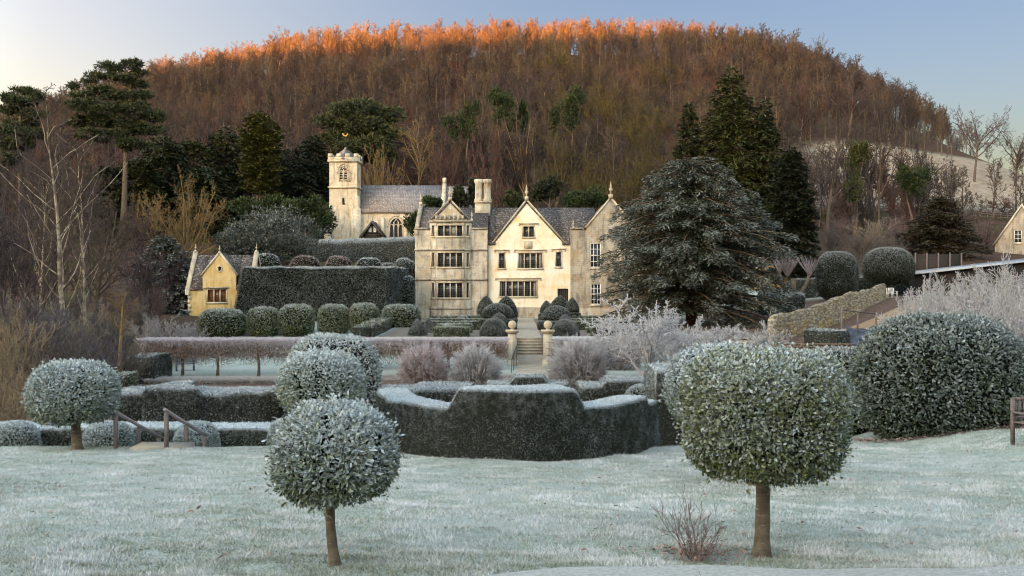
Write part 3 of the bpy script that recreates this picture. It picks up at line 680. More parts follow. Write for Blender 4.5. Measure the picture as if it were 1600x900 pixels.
# ------------------------------------------------------------------ the church
def church():
    Y = 135.0; q = Y / F
    X_ = lambda px: (px - 800) * q
    Z_ = lambda py: CZ + (HY - py) * q
    C = thing('church', 'pale stone parish church with a battlemented square tower and grey slate nave', 'church', (X_(600), Y, 7))
    x0, x1 = X_(514.5), X_(558); pl = FRONT(Y)
    mb = MB(); zc = Z_(253); zb = 5.5
    bw = arch(X_(529.5), X_(543.5), Z_(283), Z_(270), Z_(259)); lw = arch(X_(534.6), X_(538.6), Z_(320), Z_(314), Z_(309.5))
    wall_face(mb, pl, rect(x0, x1, zb, zc), [bw, lw]); D = x1 - x0
    sp = Plane((x1, Y, 0), (0, 1, 0)); sw = arch(D * .38, D * .62, Z_(283), Z_(270), Z_(259)); wall_face(mb, sp, rect(0, D, zb, zc), [sw])
    wall_face(mb, Plane((x1, Y + D, 0), (-1, 0, 0)), rect(0, D, zb, zc)); wall_face(mb, Plane((x0, Y + D, 0), (0, -1, 0)), rect(0, D, zb, zc))
    # lower stage slightly wider, stair turret and buttresses
    box(mb, x0 - .12, x1 + .1, Y - .14, Y + D + .1, zb, Z_(330)) if False else None
    box(mb, X_(549), x1 + .5, Y - .35, Y + 1.2, zb, Z_(326)); box(mb, X_(551), x1 + .3, Y - .2, Y + 1.0, zb, Z_(306))
    for zt, w in ((Z_(354), 1.0), (Z_(330), .62)):
        box(mb, x0 - .5 * w - .1, x0 + .35, Y - w * .6, Y + 1.1, zb, zt)
        mb.add([(x0 - .5 * w - .1, Y - w * .6, zt), (x0 + .35, Y - w * .6, zt), (x0 + .35, Y + 1.1, zt), (x0 - .5 * w - .1, Y + 1.1, zt), (x0 + .1, Y - .05, zt + .9), (x0 + .35, Y - .05, zt + .9)], [(0, 1, 5, 4), (3, 0, 4), (1, 2, 5), (2, 3, 4, 5)])
    mb.build('tower_wall', M['church'], C)
    for z, d, h in ((Z_(294), .16, .2), (zc, .22, .3)): mb = MB(); box(mb, x0 - d, x1 + d, Y - d, Y + D + d, z, z + h); mb.build('string_course', M['trim'], C)
    mb = MB()
    for a, b_, z0, z1, z2 in ((X_(529.5), X_(543.5), Z_(283), Z_(270), Z_(259)),): ribbon(mb, pl, arch(a - .2, b_ + .2, z0, z1, z2 + .28)[1:], .2, -.05, .1)
    ribbon(mb, pl, arch(X_(534.6) - .1, X_(538.6) + .1, Z_(320), Z_(314), Z_(309.5) + .12)[1:], .12, -.05, .06)
    mb.build('hood_mould', M['trim'], C)
    mb = MB(); zp = zc + .3; t = .3; zl = Z_(246); zm = Z_(240)
    for (ax, bx, ay, by) in ((x0 - .15, x1 + .15, Y - .15, Y + t), (x0 - .15, x1 + .15, Y + D - t, Y + D + .15), (x0 - .15, x0 + t, Y + t, Y + D - t), (x1 - t, x1 + .15, Y + t, Y + D - t)):
        box(mb, ax, bx, ay, by, zp, zl)
        L = max(bx - ax, by - ay); k = 4 if L > D - .5 else 3
        for i in range(4):
            f0 = i / 3.5; f1 = f0 + .5 / 3.5
            if bx - ax > by - ay: box(mb, ax + L * f0, ax + L * f1, ay + .01, by - .01, zl, zm)
            elif i in (1, 2): box(mb, ax + .01, bx - .01, ay + L * f0, ay + L * f1, zl, zm)
    mb.build('battlement', M['church'], C)
    xm, ym = (x0 + x1) / 2, Y + D / 2
    mb = MB(); lathe(mb, [(D * .62, zp + .1), (.12, Z_(230)), (.18, Z_(229)), (.02, Z_(227))], xm, ym, 4); mb.build('spire_cap', M['croof'], C)
    mb = MB(); tube(mb, [(xm, ym, Z_(229)), (xm, ym, Z_(211))], .05, 6); r = mb.build('weathervane_rod', M['iron'], C)
    mb = MB(); zz = Z_(209)
    S = [(a * .62, b_ * .62) for a, b_ in [(-.7, .55), (-.62, .2), (-.4, -.08), (-.05, -.2), (.25, -.12), (.45, .12), (.5, .3), (.66, .32), (.5, .46), (.42, .52), (.3, .38), (.1, .12), (-.12, .1), (-.3, .22), (-.45, .5)]]
    wall_face(mb, FRONT(ym - .04), [(xm + a, zz + b_) for a, b_ in S]); wall_face(mb, Plane((2 * xm, ym + .04, 0), (-1, 0, 0)), [(xm - a, zz + b_) for a, b_ in S]); mb.build('weathercock', M['gold'], r)
    def gothic(a0, a1, z0, zs, zt, pl, n, name='window', louv=False):
        mb = MB(); w = (a1 - a0) / n
        for i in range(1, n): pbox(mb, pl, a0 + w * i - .07, a0 + w * i + .07, z0, zs + (zt - zs) * .55, -.22, -.04)
        for i in range(n): ribbon(mb, pl, arch(a0 + w * i + .05, a0 + w * (i + 1) - .05, z0, zs - .1, zs + w * .55, 4)[1:], .1, -.2, -.06)
        ribbon(mb, pl, [((a0 + a1) / 2 - w * .4, zs + (zt - zs) * .55), ((a0 + a1) / 2, zt - .15), ((a0 + a1) / 2 + w * .4, zs + (zt - zs) * .55)], .09, -.2, -.05)
        ribbon(mb, pl, arch(a0 + .03, a1 - .03, z0, zs, zt - .03), .13, -.12, .02, closed=True)
        if louv:
            for k in range(4): pbox(mb, pl, a0, a1, z0 + .15 + k * .33, z0 + .27 + k * .33, -.24, -.12)
        f = mb.build(name, M['trim'], C); pb = MB(); wall_face(pb, Plane(pl.o - pl.n * .26, pl.u), arch(a0, a1, z0, zs, zt)); pb.build('pane', M['glassb'], f)
    gothic(X_(529.5), X_(543.5), Z_(283), Z_(270), Z_(259), pl, 2, 'belfry_window', True)
    gothic(D * .38, D * .62, Z_(283), Z_(270), Z_(259), sp, 1, 'belfry_window', True)
    pb = MB(); wall_face(pb, FRONT(Y + .26), lw); pb.build('lancet_window', M['glassb'], C)
    # nave
    nx0, nx1 = x1 + .3, X_(690); yn = Y + .25; pn = FRONT(yn); ze = Z_(330.5); ridge_y = Y + 4.4; zr = CZ + (HY - 289.5) * ridge_y / F
    big = arch(X_(608), X_(629), Z_(372), Z_(354), Z_(340))
    mb = MB(); wall_face(mb, pn, rect(nx0, nx1, 5.5, ze), [big]); shell(mb, nx0, nx1, yn, yn + 8.3, 5.5, ze)
    for pxb in (556, 598, 634, 664): box(mb, X_(pxb) - .22, X_(pxb) + .22, yn - .5, yn, 5.5, ze - .9)
    mb.build('nave_wall', M['church'], C); gothic(X_(608), X_(629), Z_(372), Z_(354), Z_(340), pn, 3)
    mb = MB(); ribbon(mb, pn, arch(X_(608) - .25, X_(629) + .25, Z_(372), Z_(354), Z_(340) + .3)[1:], .2, -.05, .08); mb.build('window_hood', M['trim'], C)
    mb = MB(); roof_slope(mb, (nx0 - .2, yn - .3, ze - .05), (nx1, yn - .3, ze - .05), (nx1, ridge_y, zr), (nx0 - .2, ridge_y, zr), .18)
    roof_slope(mb, (nx0 - .2, yn + 8.6, ze - .05), (nx1, yn + 8.6, ze - .05), (nx1, ridge_y, zr + .003), (nx0 - .2, ridge_y, zr + .003), .18); mb.build('nave_roof', M['croof'], C)
    gx_ = X_(691); mb = MB()
    A = [(gx_ - .25, yn - .4, ze - .5), (gx_ - .25, ridge_y, zr + .55), (gx_ - .25, yn + 8.7, ze - .5)]
    V = A + [(a + .5, b_, c) for a, b_, c in A] + [(a, b_, 5.5) for a, b_, c in A] + [(a + .5, b_, 5.5) for a, b_, c in A]
    mb.add(V, [(0, 1, 4, 3), (1, 2, 5, 4), (6, 7, 1, 0), (7, 8, 2, 1), (3, 4, 10, 9), (4, 5, 11, 10), (0, 3, 9, 6)]); box(mb, gx_ - .25, gx_ + .25, ridge_y - .3, ridge_y + .3, zr + .3, zr + 1.0); mb.build('nave_gable', M['church'], C)
    cx1 = X_(738); mb = MB(); box(mb, gx_, cx1, yn + .8, yn + 7.5, 5.5, ze - .6); mb.build('chancel_wall', M['church'], C)
    mb = MB(); roof_slope(mb, (gx_, yn + .5, ze - .6), (cx1, yn + .5, ze - .6), (cx1, ridge_y, zr - .15), (gx_, ridge_y, zr - .15), .18); roof_slope(mb, (gx_, yn + 7.8, ze - .6), (cx1, yn + 7.8, ze - .6), (cx1, ridge_y, zr - .147), (gx_, ridge_y, zr - .147), .18); mb.build('chancel_roof', M['croof'], C)
    # timbered porch gable
    yp = 131.5; pp = FRONT(yp); k = yp / F; px_ = lambda a: (a - 800) * k; pz = lambda b_: CZ + (HY - b_) * k
    mb = MB(); wall_face(mb, pp, [(px_(566), 6), (px_(599), 6), (px_(599), pz(370)), (px_(582), pz(348)), (px_(566), pz(370))]); shell(mb, px_(566), px_(599), yp, Y, 6, pz(370)); mb.build('porch', M['white'], C)
    mb = MB()
    ribbon(mb, pp, [(px_(564), pz(371)), (px_(582), pz(347)), (px_(601), pz(371))], .34, -.1, .28); ribbon(mb, pp, [(px_(568), pz(364)), (px_(597), pz(364))], .22, -.05, .1)
    ribbon(mb, pp, [(px_(582), pz(364)), (px_(582), pz(350))], .2, -.05, .09)
    for a in (575, 589): ribbon(mb, pp, [(px_(a), pz(364)), (px_(a), pz(357))], .16, -.05, .09)
    pbox(mb, pp, px_(568), px_(597), 6, pz(366), -.3, .05); mb.build('porch_timbers', M['dark'], C)
    mb = MB(); gable_roof(mb, px_(562.5), px_(602), pz(345.5), px_(582), pz(372), pz(372), yp - .5, Y); mb.build('porch_roof', M['roof'], C)
    finial(C, px_(582), yp - .3, pz(346), .9)
church()

# ------------------------------------------------------------------ the small garden house on the left
def gatehouse():
    Y = 95.0; q = Y / F; X_ = lambda px: (px - 800) * q; Z_ = lambda py: CZ + (HY - py) * q
    C = thing('garden_house', 'small ochre two-storey garden house with steep gable and oval window', 'small house', (X_(340), Y, -.3))
    x0, x1 = X_(293.5), X_(391); mb = MB(); pl = FRONT(Y); D = 4.6
    gx0, gx1, xm = X_(316.5), X_(369), X_(343)
    win = rect(X_(324.5), X_(353.5), Z_(472), Z_(452.5)); ov = [(X_(343.3) + .2 * math.cos(a), Z_(420) + .27 * math.sin(a)) for a in np.linspace(0, 2 * math.pi, 14, endpoint=False)]
    wall_face(mb, pl, [(x0, -1.5), (x1, -1.5), (x1, Z_(451)), (gx1, Z_(451)), (gx1, Z_(428)), (xm, Z_(395)), (gx0, Z_(428)), (gx0, Z_(451)), (x0, Z_(451))], [win, ov])
    shell(mb, x0, x1, Y, Y + D, -1.5, Z_(451)); zr = Z_(398); ym = Y + D / 2
    for pl2, s in ((Plane((x0, Y + D, 0), (0, -1, 0)), 0), (Plane((x1, Y, 0), (0, 1, 0)), 0)): wall_face(mb, pl2, [(0, Z_(451)), (D, Z_(451)), (D / 2, zr + .2)])
    mb.build('wall', M['ochre'], C)
    w = window(C, pl, X_(324.5), X_(353.5), Z_(472), Z_(452.5), 3, glass='glasso', drip=False); mb = MB(); pbox(mb, pl, X_(318), X_(358), Z_(450.5), Z_(448.5), -.02, .14); mb.build('drip_mould', M['stonew'], C)
    mb = MB(); ribbon(mb, pl, ov, .12, -.05, .05, closed=True); o = mb.build('oval_window', M['trim'], C); mb = MB(); wall_face(mb, FRONT(Y + .2), ov); mb.build('pane', M['glass'], o)
    mb = MB(); roof_slope(mb, (x0 + .1, Y - .15, Z_(453)), (x1 - .1, Y - .15, Z_(453)), (x1 - .1, ym, zr), (x0 + .1, ym, zr)) if False else None
    for a, b_ in ((x0 + .1, gx0), (gx1, x1 - .1)): roof_slope(mb, (a, Y - .15, Z_(452.5)), (b_, Y - .15, Z_(452.5)), (b_, ym, zr), (a, ym, zr))
    roof_slope(mb, (gx0, Y + .8, Z_(432)), (gx1, Y + .8, Z_(432)), (gx1, ym, zr), (gx0, ym, zr))
    roof_slope(mb, (x0 + .1, Y + D + .15, Z_(453)), (x1 - .1, Y + D + .15, Z_(453)), (x1 - .1, ym, zr + .003), (x0 + .1, ym, zr + .003))
    gable_roof(mb, gx0 - .1, gx1 + .1, Z_(395.5), xm, Z_(428.5), Z_(428.5), Y + .04, ym + .2); mb.build('roof', M['roof'], C)
    mb = MB(); ribbon(mb, pl, [(gx0 - .1, Z_(429.5)), (xm, Z_(394.3)), (gx1 + .1, Z_(429.5))], .15, -.2, .09)
    for x in (x0, x1):
        V = [(x - .2, Y - .2, Z_(453)), (x - .2, ym, zr + .35), (x - .2, Y + D + .2, Z_(453))]; V = V + [(a + .4, b_, c) for a, b_, c in V] + [(a, b_, c - .45) for a, b_, c in V] + [(a + .4, b_, c - .45) for a, b_, c in V]
        mb.add(V, [(0, 1, 4, 3), (1, 2, 5, 4), (6, 7, 1, 0), (7, 8, 2, 1), (3, 4, 10, 9), (4, 5, 11, 10), (0, 3, 9, 6)])
    mb.build('coping', M['trim'], C)
    for x in (x0, x1):
        mb = MB()
        for i in range(9): L = .34 if i % 2 else .22; s = 1 if x == x0 else -1; pbox(mb, pl, min(x, x + s * L), max(x, x + s * L), -1 + i * .42, -.62 + i * .42, -.02, .02)
        mb.build('quoin_stones', M['trim'], C)
    for x in (x0, x1, xm): finial(C, x, ym if x != xm else Y, (zr + .35) if x != xm else Z_(395), .7)
gatehouse()

# ------------------------------------------------------------------ far right cottage, shed, yellow outbuilding
def simple_house(name, label, cat, px0, px1, py_eave, py_top, Y, D, wall, roof, base, win):
    q = Y / F; X_ = lambda px: (px - 800) * q; Z_ = lambda py: CZ + (HY - py) * q
    x0, x1 = X_(px0), X_(px1); xm = (x0 + x1) / 2; C = thing(name, label, cat, (xm, Y, base)); pl = FRONT(Y)
    mb = MB(); hs = [rect(X_(a), X_(b_), Z_(d), Z_(c)) for a, b_, c, d in win]
    wall_face(mb, pl, [(x0, base - 2), (x1, base - 2), (x1, Z_(py_eave)), (xm, Z_(py_top)), (x0, Z_(py_eave))], hs); shell(mb, x0, x1, Y, Y + D, base - 2, Z_(py_eave)); wall_face(mb, Plane((x1, Y + D, 0), (-1, 0, 0)), [(0, Z_(py_eave)), (x1 - x0, Z_(py_eave)), ((x1 - x0) / 2, Z_(py_top))]); mb.build('wall', M[wall], C)
    for a, b_, c, d in win: sash(C, pl, X_(a), X_(b_), Z_(d), Z_(c), 2, 3)
    mb = MB(); gable_roof(mb, x0 - .25, x1 + .25, Z_(py_top) + .16, xm, Z_(py_eave) - .15, Z_(py_eave) - .15, Y - .15, Y + D + .15); mb.build('roof', M[roof], C)
    mb = MB(); ribbon(mb, pl, [(x0 - .15, Z_(py_eave)), (xm, Z_(py_top) + .12), (x1 + .15, Z_(py_eave))], .2, -.2, .18); mb.build('coping', M['trim'], C)
    return C
CT = simple_house('stone_cottage', 'grey stone cottage with steep gable and white window at the right edge', 'house', 1570, 1648, 382, 320, 128, 9, 'stonew', 'roof', 7.2, [(1598, 1609, 358, 379)]); CT.rotation_euler = (0, 0, R(-32)); CT.location.y += 2
simple_house('outbuilding', 'yellow limewashed outbuilding showing behind the big frosted conifer', 'outbuilding', 1176, 1236, 425, 402, 112, 7, 'ochre', 'roof', 2.6, [(1186, 1192, 432, 440)])
def shed():
    Y = 106.0; q = Y / F; X_ = lambda px: (px - 800) * q; Z_ = lambda py: CZ + (HY - py) * q
    C = thing('long_shed', 'long low dark shed with a thin white frosted roof below the cottage', 'shed', (X_(1520), Y, 4)); x0, x1 = X_(1428), X_(1640)
    mb = MB(); V = [(x0 + .2, Y, 2), (x1, Y, 2), (x1, Y, Z_(406)), (x0 + .2, Y, Z_(428))]; V += [(a, b_ + 4, c) for a, b_, c in V]; mb.add(V, [(0, 1, 2, 3), (5, 4, 7, 6), (1, 5, 6, 2), (4, 0, 3, 7), (3, 2, 6, 7)]); mb.build('wall', M['dark'], C)
    mb = MB(); roof_slope(mb, (x0, Y - .6, Z_(428)), (x1, Y - .6, Z_(404)), (x1, Y + 4.4, Z_(402)), (x0, Y + 4.4, Z_(426)), .06); mb.build('roof', M['frostroof'], C)
    pass
shed()
def netting():
    Y = 112.0; C = thing('garden_screen', 'dark timber garden screen panels behind the long shed', 'screen', (XX(1465, Y), Y, 4))
    mb = MB(); box(mb, XX(1430, Y), XX(1502, Y), Y, Y + .06, 3.0, ZZ(397, Y)); mb.build('panel', M['dark'], C)
    for px in (1430, 1448, 1466, 1484, 1502): mb = MB(); box(mb, XX(px, Y) - .07, XX(px, Y) + .07, Y - .1, Y - .002, 3.0, ZZ(395, Y)); mb.build('post', M['timber'], C)
netting()

# ------------------------------------------------------------------ gate piers, steps, walls
def pier(px, label):
    Y = 62.0; x = XX(px, Y); z = g(x, Y); C = thing('gate_pier', label, 'gate pier', (x, Y, z), 'stone gate piers'); w = .27
    mb = MB(); box(mb, x - w, x + w, Y - w, Y + w, z - .4, ZZ(520, Y)); box(mb, x - w - .06, x + w + .06, Y - w - .06, Y + w + .06, z - .4, z + .35); mb.build('shaft', M['stone'], C)
    mb = MB(); box(mb, x - w - .08, x + w + .08, Y - w - .08, Y + w + .08, ZZ(520, Y), ZZ(518, Y)); box(mb, x - w - .14, x + w + .14, Y - w - .14, Y + w + .14, ZZ(518, Y), ZZ(515.5, Y)); mb.build('cap', M['trim'], C)
    mb = MB(); z0 = ZZ(515.5, Y); r = .255; lathe(mb, [(.16, z0), (.1, z0 + .06)] + [(r * math.sin(t), z0 + .06 + r - r * math.cos(t)) for t in np.linspace(.4, 3.0, 12)] + [(.01, z0 + .06 + 2 * r)], x, Y, 20); mb.build('ball', M['trim'], C, smooth=True)
pier(800.5, 'gate pier with a stone ball beside the iron handrail'); pier(856, 'gate pier with a stone ball without a handrail beside it')
def steps():
    C = thing('stone_steps', 'flight of stone steps rising between the ball topped gate piers', 'steps', (PX, 68.5, -1.0)); n = 6
    for i in range(n):
        mb = MB(); y = 67.9 + i * .33; z = -1.0 + (i + 1) * 1.04 / n; box(mb, PX - 1.0, PX + 1.0, y, 70.0 if i == n - 1 else y + .36, -1.6, z - .07); box(mb, PX - 1.02, PX + 1.02, y - .04, (70.0 if i == n - 1 else y + .35), z - .07, z); mb.build('step', M['paving'], C)
    for s in (-1, 1):
        mb = MB(); box(mb, PX + s * 1.15 - .14, PX + s * 1.15 + .14, 62.4, 70, -1.7, .25); mb.build('side_wall', M['stonew'], C)
steps()
def iron_rail():
    x = XX(806, 61); C = thing('iron_handrail', 'thin black iron handrail against the gate pier', 'handrail', (x, 60, -1.2)); mb = MB()
    tube(mb, [(x - .25, 58.6, -.5), (x + .05, 61.4, .1)], .025, 6); mb.build('rail', M['iron'], C)
    for t in (0, .33, .66, 1): mb = MB(); p = np.array((x - .25 + .3 * t, 58.6 + 2.8 * t, -.5 + .6 * t)); tube(mb, [(p[0], p[1], g(p[0], p[1]) - .05), p], .018, 6); mb.build('post', M['iron'], C)
iron_rail()
def terrace_wall():
    for a, b_, lab in ((-9.3, PX - 1.3, 'low stone terrace wall behind the twiggy hedge left of the steps'), (PX + 1.3, 17, 'low stone terrace wall right of the garden steps')):
        mb = MB(); n = 30; xs = np.linspace(a, b_, n + 1)
        for i in range(n): box(mb, xs[i], xs[i + 1], 68.6 + .02 * (i % 2), 69.3, -1.9, -.02 + .03 * rs.rand())
        box(mb, a, b_, 68.5, 69.4, .02, .12); o = mb.build('terrace_wall', M['stonew'], origin=((a + b_) / 2, 69, -1)); tag(o, lab, 'wall')
terrace_wall()
def kitchen_wall():
    P0 = at(1204, 530, 68); P1 = at(1380, 474, 95); n = 60; mb = MB(); V = []; Fs = []
    d = np.array((P1[0] - P0[0], P1[1] - P0[1])); d /= np.linalg.norm(d); nr = np.array((-d[1], d[0])) * .28
    for i in range(n + 1):
        t = i / n; p = P0 * (1 - t) + P1 * t; zt = ZZ(np.interp(t, [0, .28, .45, .6, .8, 1], [497, 482, 470, 460, 455, 444]), p[1]) + .04 * math.sin(i * .7) + .045 * rs.normal() + .06
        for s, zz in ((-1, p[2] - .7), (-1, zt - .1), (-.3, zt + .06), (.4, zt + .02), (1, zt - .12), (1, p[2] - .7)): V.append((p[0] + nr[0] * s + .03 * rs.normal(), p[1] + nr[1] * s + .03 * rs.normal(), zz))
    for i in range(n):
        for k in range(5): Fs.append((i * 6 + k, i * 6 + k + 1, (i + 1) * 6 + k + 1, (i + 1) * 6 + k)[::-1])
    Fs.append(tuple(range(6))); Fs.append(tuple(range(n * 6, n * 6 + 6))[::-1])
    mb.add(V, Fs); tag(mb.build('garden_wall', M['rubble'], origin=P0), 'old ochre rubble stone garden wall running back diagonally', 'wall')
kitchen_wall()

# ------------------------------------------------------------------ clipped shrubs and hedges
def superball(c, a, b, h, e=1.0, n=30, m=20, zlo=-1., wob=.0, o=0, low=1.0):
    """rounded body: half widths a,b and half height h, squareness e (<1 = boxier); zlo cuts the bottom"""
    t = np.linspace(-np.pi / 2 * min(1, -zlo), np.pi / 2, m); ph = np.arange(n) * 2 * np.pi / n
    cr = np.abs(np.cos(t)) ** e; sz = np.sign(np.sin(t)) * np.abs(np.sin(t)) ** e
    sz = np.where(sz < 0, sz * low, sz)
    V = np.stack([cr[:, None] * np.cos(ph)[None], cr[:, None] * np.sin(ph)[None], np.repeat(sz[:, None], n, 1)], -1).reshape(-1, 3)
    s = 1 + wob * snoise(V, 2.6, o)[:, None]; V = V * s * np.array((a, b, h)) + np.asarray(c)
    Q = []
    for i in range(m - 1):
        for j in range(n): jn = (j + 1) % n; Q.append((i * n + j, i * n + jn, (i + 1) * n + jn, (i + 1) * n + j))
    return V, [np.array(Q), np.array([tuple(range(n))[::-1]])]
def shrink(V, c, k): return (V - c) * k + c
def leafy(name, V, Fl, n, L, W, f0, f1, mat='yew', core='yew_core', parent=None, origin=None, inset=.97, **k):
    mb = MB(); c = V.mean(0)
    mb.V = []; Vc = shrink(V, c, inset); off = mb.n
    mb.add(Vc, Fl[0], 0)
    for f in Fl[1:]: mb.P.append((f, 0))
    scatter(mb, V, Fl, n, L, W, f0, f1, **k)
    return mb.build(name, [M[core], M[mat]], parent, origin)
def shrub_px(name, label, cat, px0, px1, pyt, pyb, Y, L, W, f0, f1, mat='yew', e=.8, n=6000, depthr=1.0, group=None, wob=.02, kind='quad', base=True, o=1, low=1.0, **k):
    """a clipped shrub standing at distance Y between those photo columns; its foot goes down to the ground"""
    x0, x1 = XX(px0, Y), XX(px1, Y); zt, zb = ZZ(pyt, Y), ZZ(pyb, Y); xm = (x0 + x1) / 2; a = (x1 - x0) / 2; gz = g(xm, Y)
    if base: zb = min(zb, gz + .15)
    c = np.array((xm, Y, (zt + zb) / 2)); V, Fl = superball(c, a, a * depthr, (zt - zb) / 2, e, wob=wob, o=o, low=low)
    ob = leafy(name, V, Fl, n, L, W, f0, f1, mat, origin=(xm, Y, min(gz, zb)), kind=kind, **k)
    return tag(ob, label, cat, group)

def lollipop(label, cx, cy_, halfw, halfh, Y, tr_base_px, tr_base_Y, tr_r, n, L, W, f0, f1, e=.78, mat='bay', low=1.0, lean=0., wob=.03, o=0, fn=.16, edge=.26):
    x = XX(cx, Y); zc = ZZ(cy_, Y); bx = XX(tr_base_px, tr_base_Y); gz = g(bx, tr_base_Y)
    C = thing('lollipop_tree', label, 'clipped tree', (bx, tr_base_Y, gz), 'round clipped trees on bare trunks')
    a = halfw * Y / F; h = halfh * Y / F
    V, Fl = superball((x, Y, zc), a, a, h, e, 40, 28, wob=wob, o=o, low=low)
    leafy('crown', V, Fl, n, L, W, f0, f1, mat, parent=C, kind='leaf', depth=.16, out=.75, edge=edge, fn=fn, inset=.9, holes=.55, hs=9. if Y < 15 else 5.)
    mb = MB(); P = [(bx, tr_base_Y, gz - .05)]; top = np.array((x, Y, zc))
    k = 12; pts = []; rr = []
    for i in range(k + 1):
        t = i / k; p = np.array((bx, tr_base_Y, gz - .06)) * (1 - t) + top * t; p[0] += lean * math.sin(t * math.pi); pts.append(p)
        rr.append(tr_r * (1.0 + .45 * math.exp(-t * 16) - .25 * t) * (1 + .04 * math.sin(i * 2.3)))
    tube(mb, pts, rr, 14, cap=False); mb.build('trunk', M['barkg'], C, smooth=True)
    mb = MB(); S0 = []; S1 = []
    for i in range(26):
        d = rnd_dir(1)[0]; d[2] = abs(d[2]) - .25; S0.append(top - (0, 0, h * .5)); S1.append(np.array((x, Y, zc)) + d * np.array((a, a, h)) * .9)
    cones(mb, S0, S1, tr_r * .35, .012, 5); mb.build('limb', M['barkg'], C)
    return C
lollipop('largest frosted lollipop tree with a broad flat topped crown on a straight trunk', 1195, 650, 123, 98, 11.5, 1190, 11.5, .088, 46000, 0.048, .026, -.02, .38, e=.62, fn=.28, edge=.36, low=.98, wob=.045, o=1)
lollipop('frosty lollipop tree with thick white leaves on a slightly curved trunk', 521, 720, 91, 86, 11.0, 525, 11.0, .058, 17000, .064, .026, .22, .42, fn=.2, edge=.3, e=.86, low=.72, lean=-.05, wob=.03, o=2)
lollipop('round frosted lollipop tree beside the wooden handrails', 115, 617, 66, 50, 25.7, 121, 25.6, .13, 17000, .085, .038, .30, .36, e=.78, low=.9, wob=.02, o=3)
lollipop('frosted round tree with its trunk hidden behind the front lollipop crown', 502, 601, 65, 49, 24.0, 508, 24.0, .12, 15000, .08, .037, .30, .36, e=.80, low=.95, wob=.025, o=4)
lollipop('pale frosted round crown half hidden behind the largest lollipop tree', 1131, 606, 89, 63, 18.0, 1182, 18.0, .11, 16000, .065, .030, .30, .34, e=.76, mat='bayd', low=1.0, wob=.025, o=5)

# big evergreen bush and its neighbour on the right
shrub_px('evergreen_bush', 'huge dome of dark glossy evergreen leaves at the right edge of the lawn', 'bush', 1338, 1606, 492, 704, 28.2, .105, .05, .0, .27, 'bayd', e=.86, n=32000, depthr=.8, kind='leaf', wob=.045, o=2, depth=.3, fn=.15, inset=.94, holes=.6, hs=4.)
shrub_px('evergreen_bush', 'smaller dark evergreen bush between the largest lollipop tree and the huge dome bush', 'bush', 1256, 1380, 546, 690, 31.5, .11, .05, .02, .34, 'bayd', e=.6, n=9000, depthr=.9, kind='leaf', wob=.04, o=3, depth=.22, fn=.15, inset=.95)
shrub_px('evergreen_bush', 'tall rounded grey green shrub with frosted upright sprigs behind the round trees', 'bush', 447, 592, 524, 640, 38, .11, .04, .42, .22, 'box', e=.75, n=20000, kind='quad', wob=.03, o=4, depth=.25, out=.5)

# hedge swept along a plan line
def hedge(name, label, path, width, ztop, n, L, W, f0=.03, f1=.62, mat='yew', zb=None, group=None, rnd=.10, fn=.14, seg=.25, wob=.03, depth=.10, o=0, batter=.04, cat='hedge', kind='quad', edge=.18, topn=3.0):
    """path: list of (x, y, top) points of the front edge; the body lies on its left (away from the camera)"""
    P = np.array([(p[0], p[1]) for p in path], float); T = np.array([p[2] for p in path], float)
    s = np.concatenate([[0], np.cumsum(np.linalg.norm(np.diff(P, axis=0), axis=1))]); q = np.unique(np.concatenate([np.arange(0, s[-1], seg), s, [s[-1]]]))
    X = np.interp(q, s, P[:, 0]); Yv = np.interp(q, s, P[:, 1]); Z = np.interp(q, s, T)
    t = np.stack([np.gradient(X), np.gradient(Yv)], 1); t /= np.linalg.norm(t, axis=1)[:, None] + 1e-9
    for _ in range(3): t[1:-1] = (t[:-2] + t[1:-1] * 2 + t[2:]) / 4
    t /= np.linalg.norm(t, axis=1)[:, None]; nl = np.stack([-t[:, 1], t[:, 0]], 1)
    gz = G(X, Yv) - .12 if zb is None else np.full(len(q), zb)
    prof = [(-batter, 0), (-batter * .5, .35), (0, .7), (0, None, rnd), (rnd * .35, None, rnd * .25), (rnd, None, 0), (width * .5, None, -.01), (width - rnd, None, 0), (width, None, rnd), (width + batter, 0)]
    V = []; kk = len(prof)
    for i in range(len(q)):
        for p in prof:
            off = p[0]; z = (gz[i] + (Z[i] - gz[i]) * p[1] * .9) if p[1] is not None else Z[i] - p[2]
            V.append((X[i] + nl[i, 0] * off, Yv[i] + nl[i, 1] * off, z))
    V = np.array(V); nz = snoise(V, 1.3, o) + .5 * snoise(V, 4.3, o + 3); V = V + np.stack([nz * wob, snoise(V, 1.6, o + 1) * wob, snoise(V, 1.1, o + 2) * wob * .8], 1)
    Q = [(i * kk + k, (i + 1) * kk + k, (i + 1) * kk + k + 1, i * kk + k + 1) for i in range(len(q) - 1) for k in range(kk - 1)]
    caps = [np.array([tuple(range(kk))]), np.array([tuple(range((len(q) - 1) * kk, len(q) * kk))[::-1]])]
    # orient outward
    mb = MB(); Fl = [np.array(Q)] + caps
    fv = np.tile(np.array([0., 0, 0, .05, .5, .8, .85, .8, .3, 0]), len(q)) * (f1 > .3) * min(1, f1 / .6)
    mb.add(V, Fl[0], 0, frost=fv)
    for f in caps: mb.P.append((f, 0))
    scatter(mb, V, Fl, n, L, W, f0, f1, fn=fn, depth=depth, out=.6, kind=kind, edge=edge)
    ob = mb.build(name, [M['yewc'], M[mat]], origin=(P[len(P) // 2][0], P[len(P) // 2][1], float(np.min(gz))))
    return tag(ob, label, cat, group)

def hz(px, py, Y): return (XX(px, Y), Y, ZZ(py, Y))
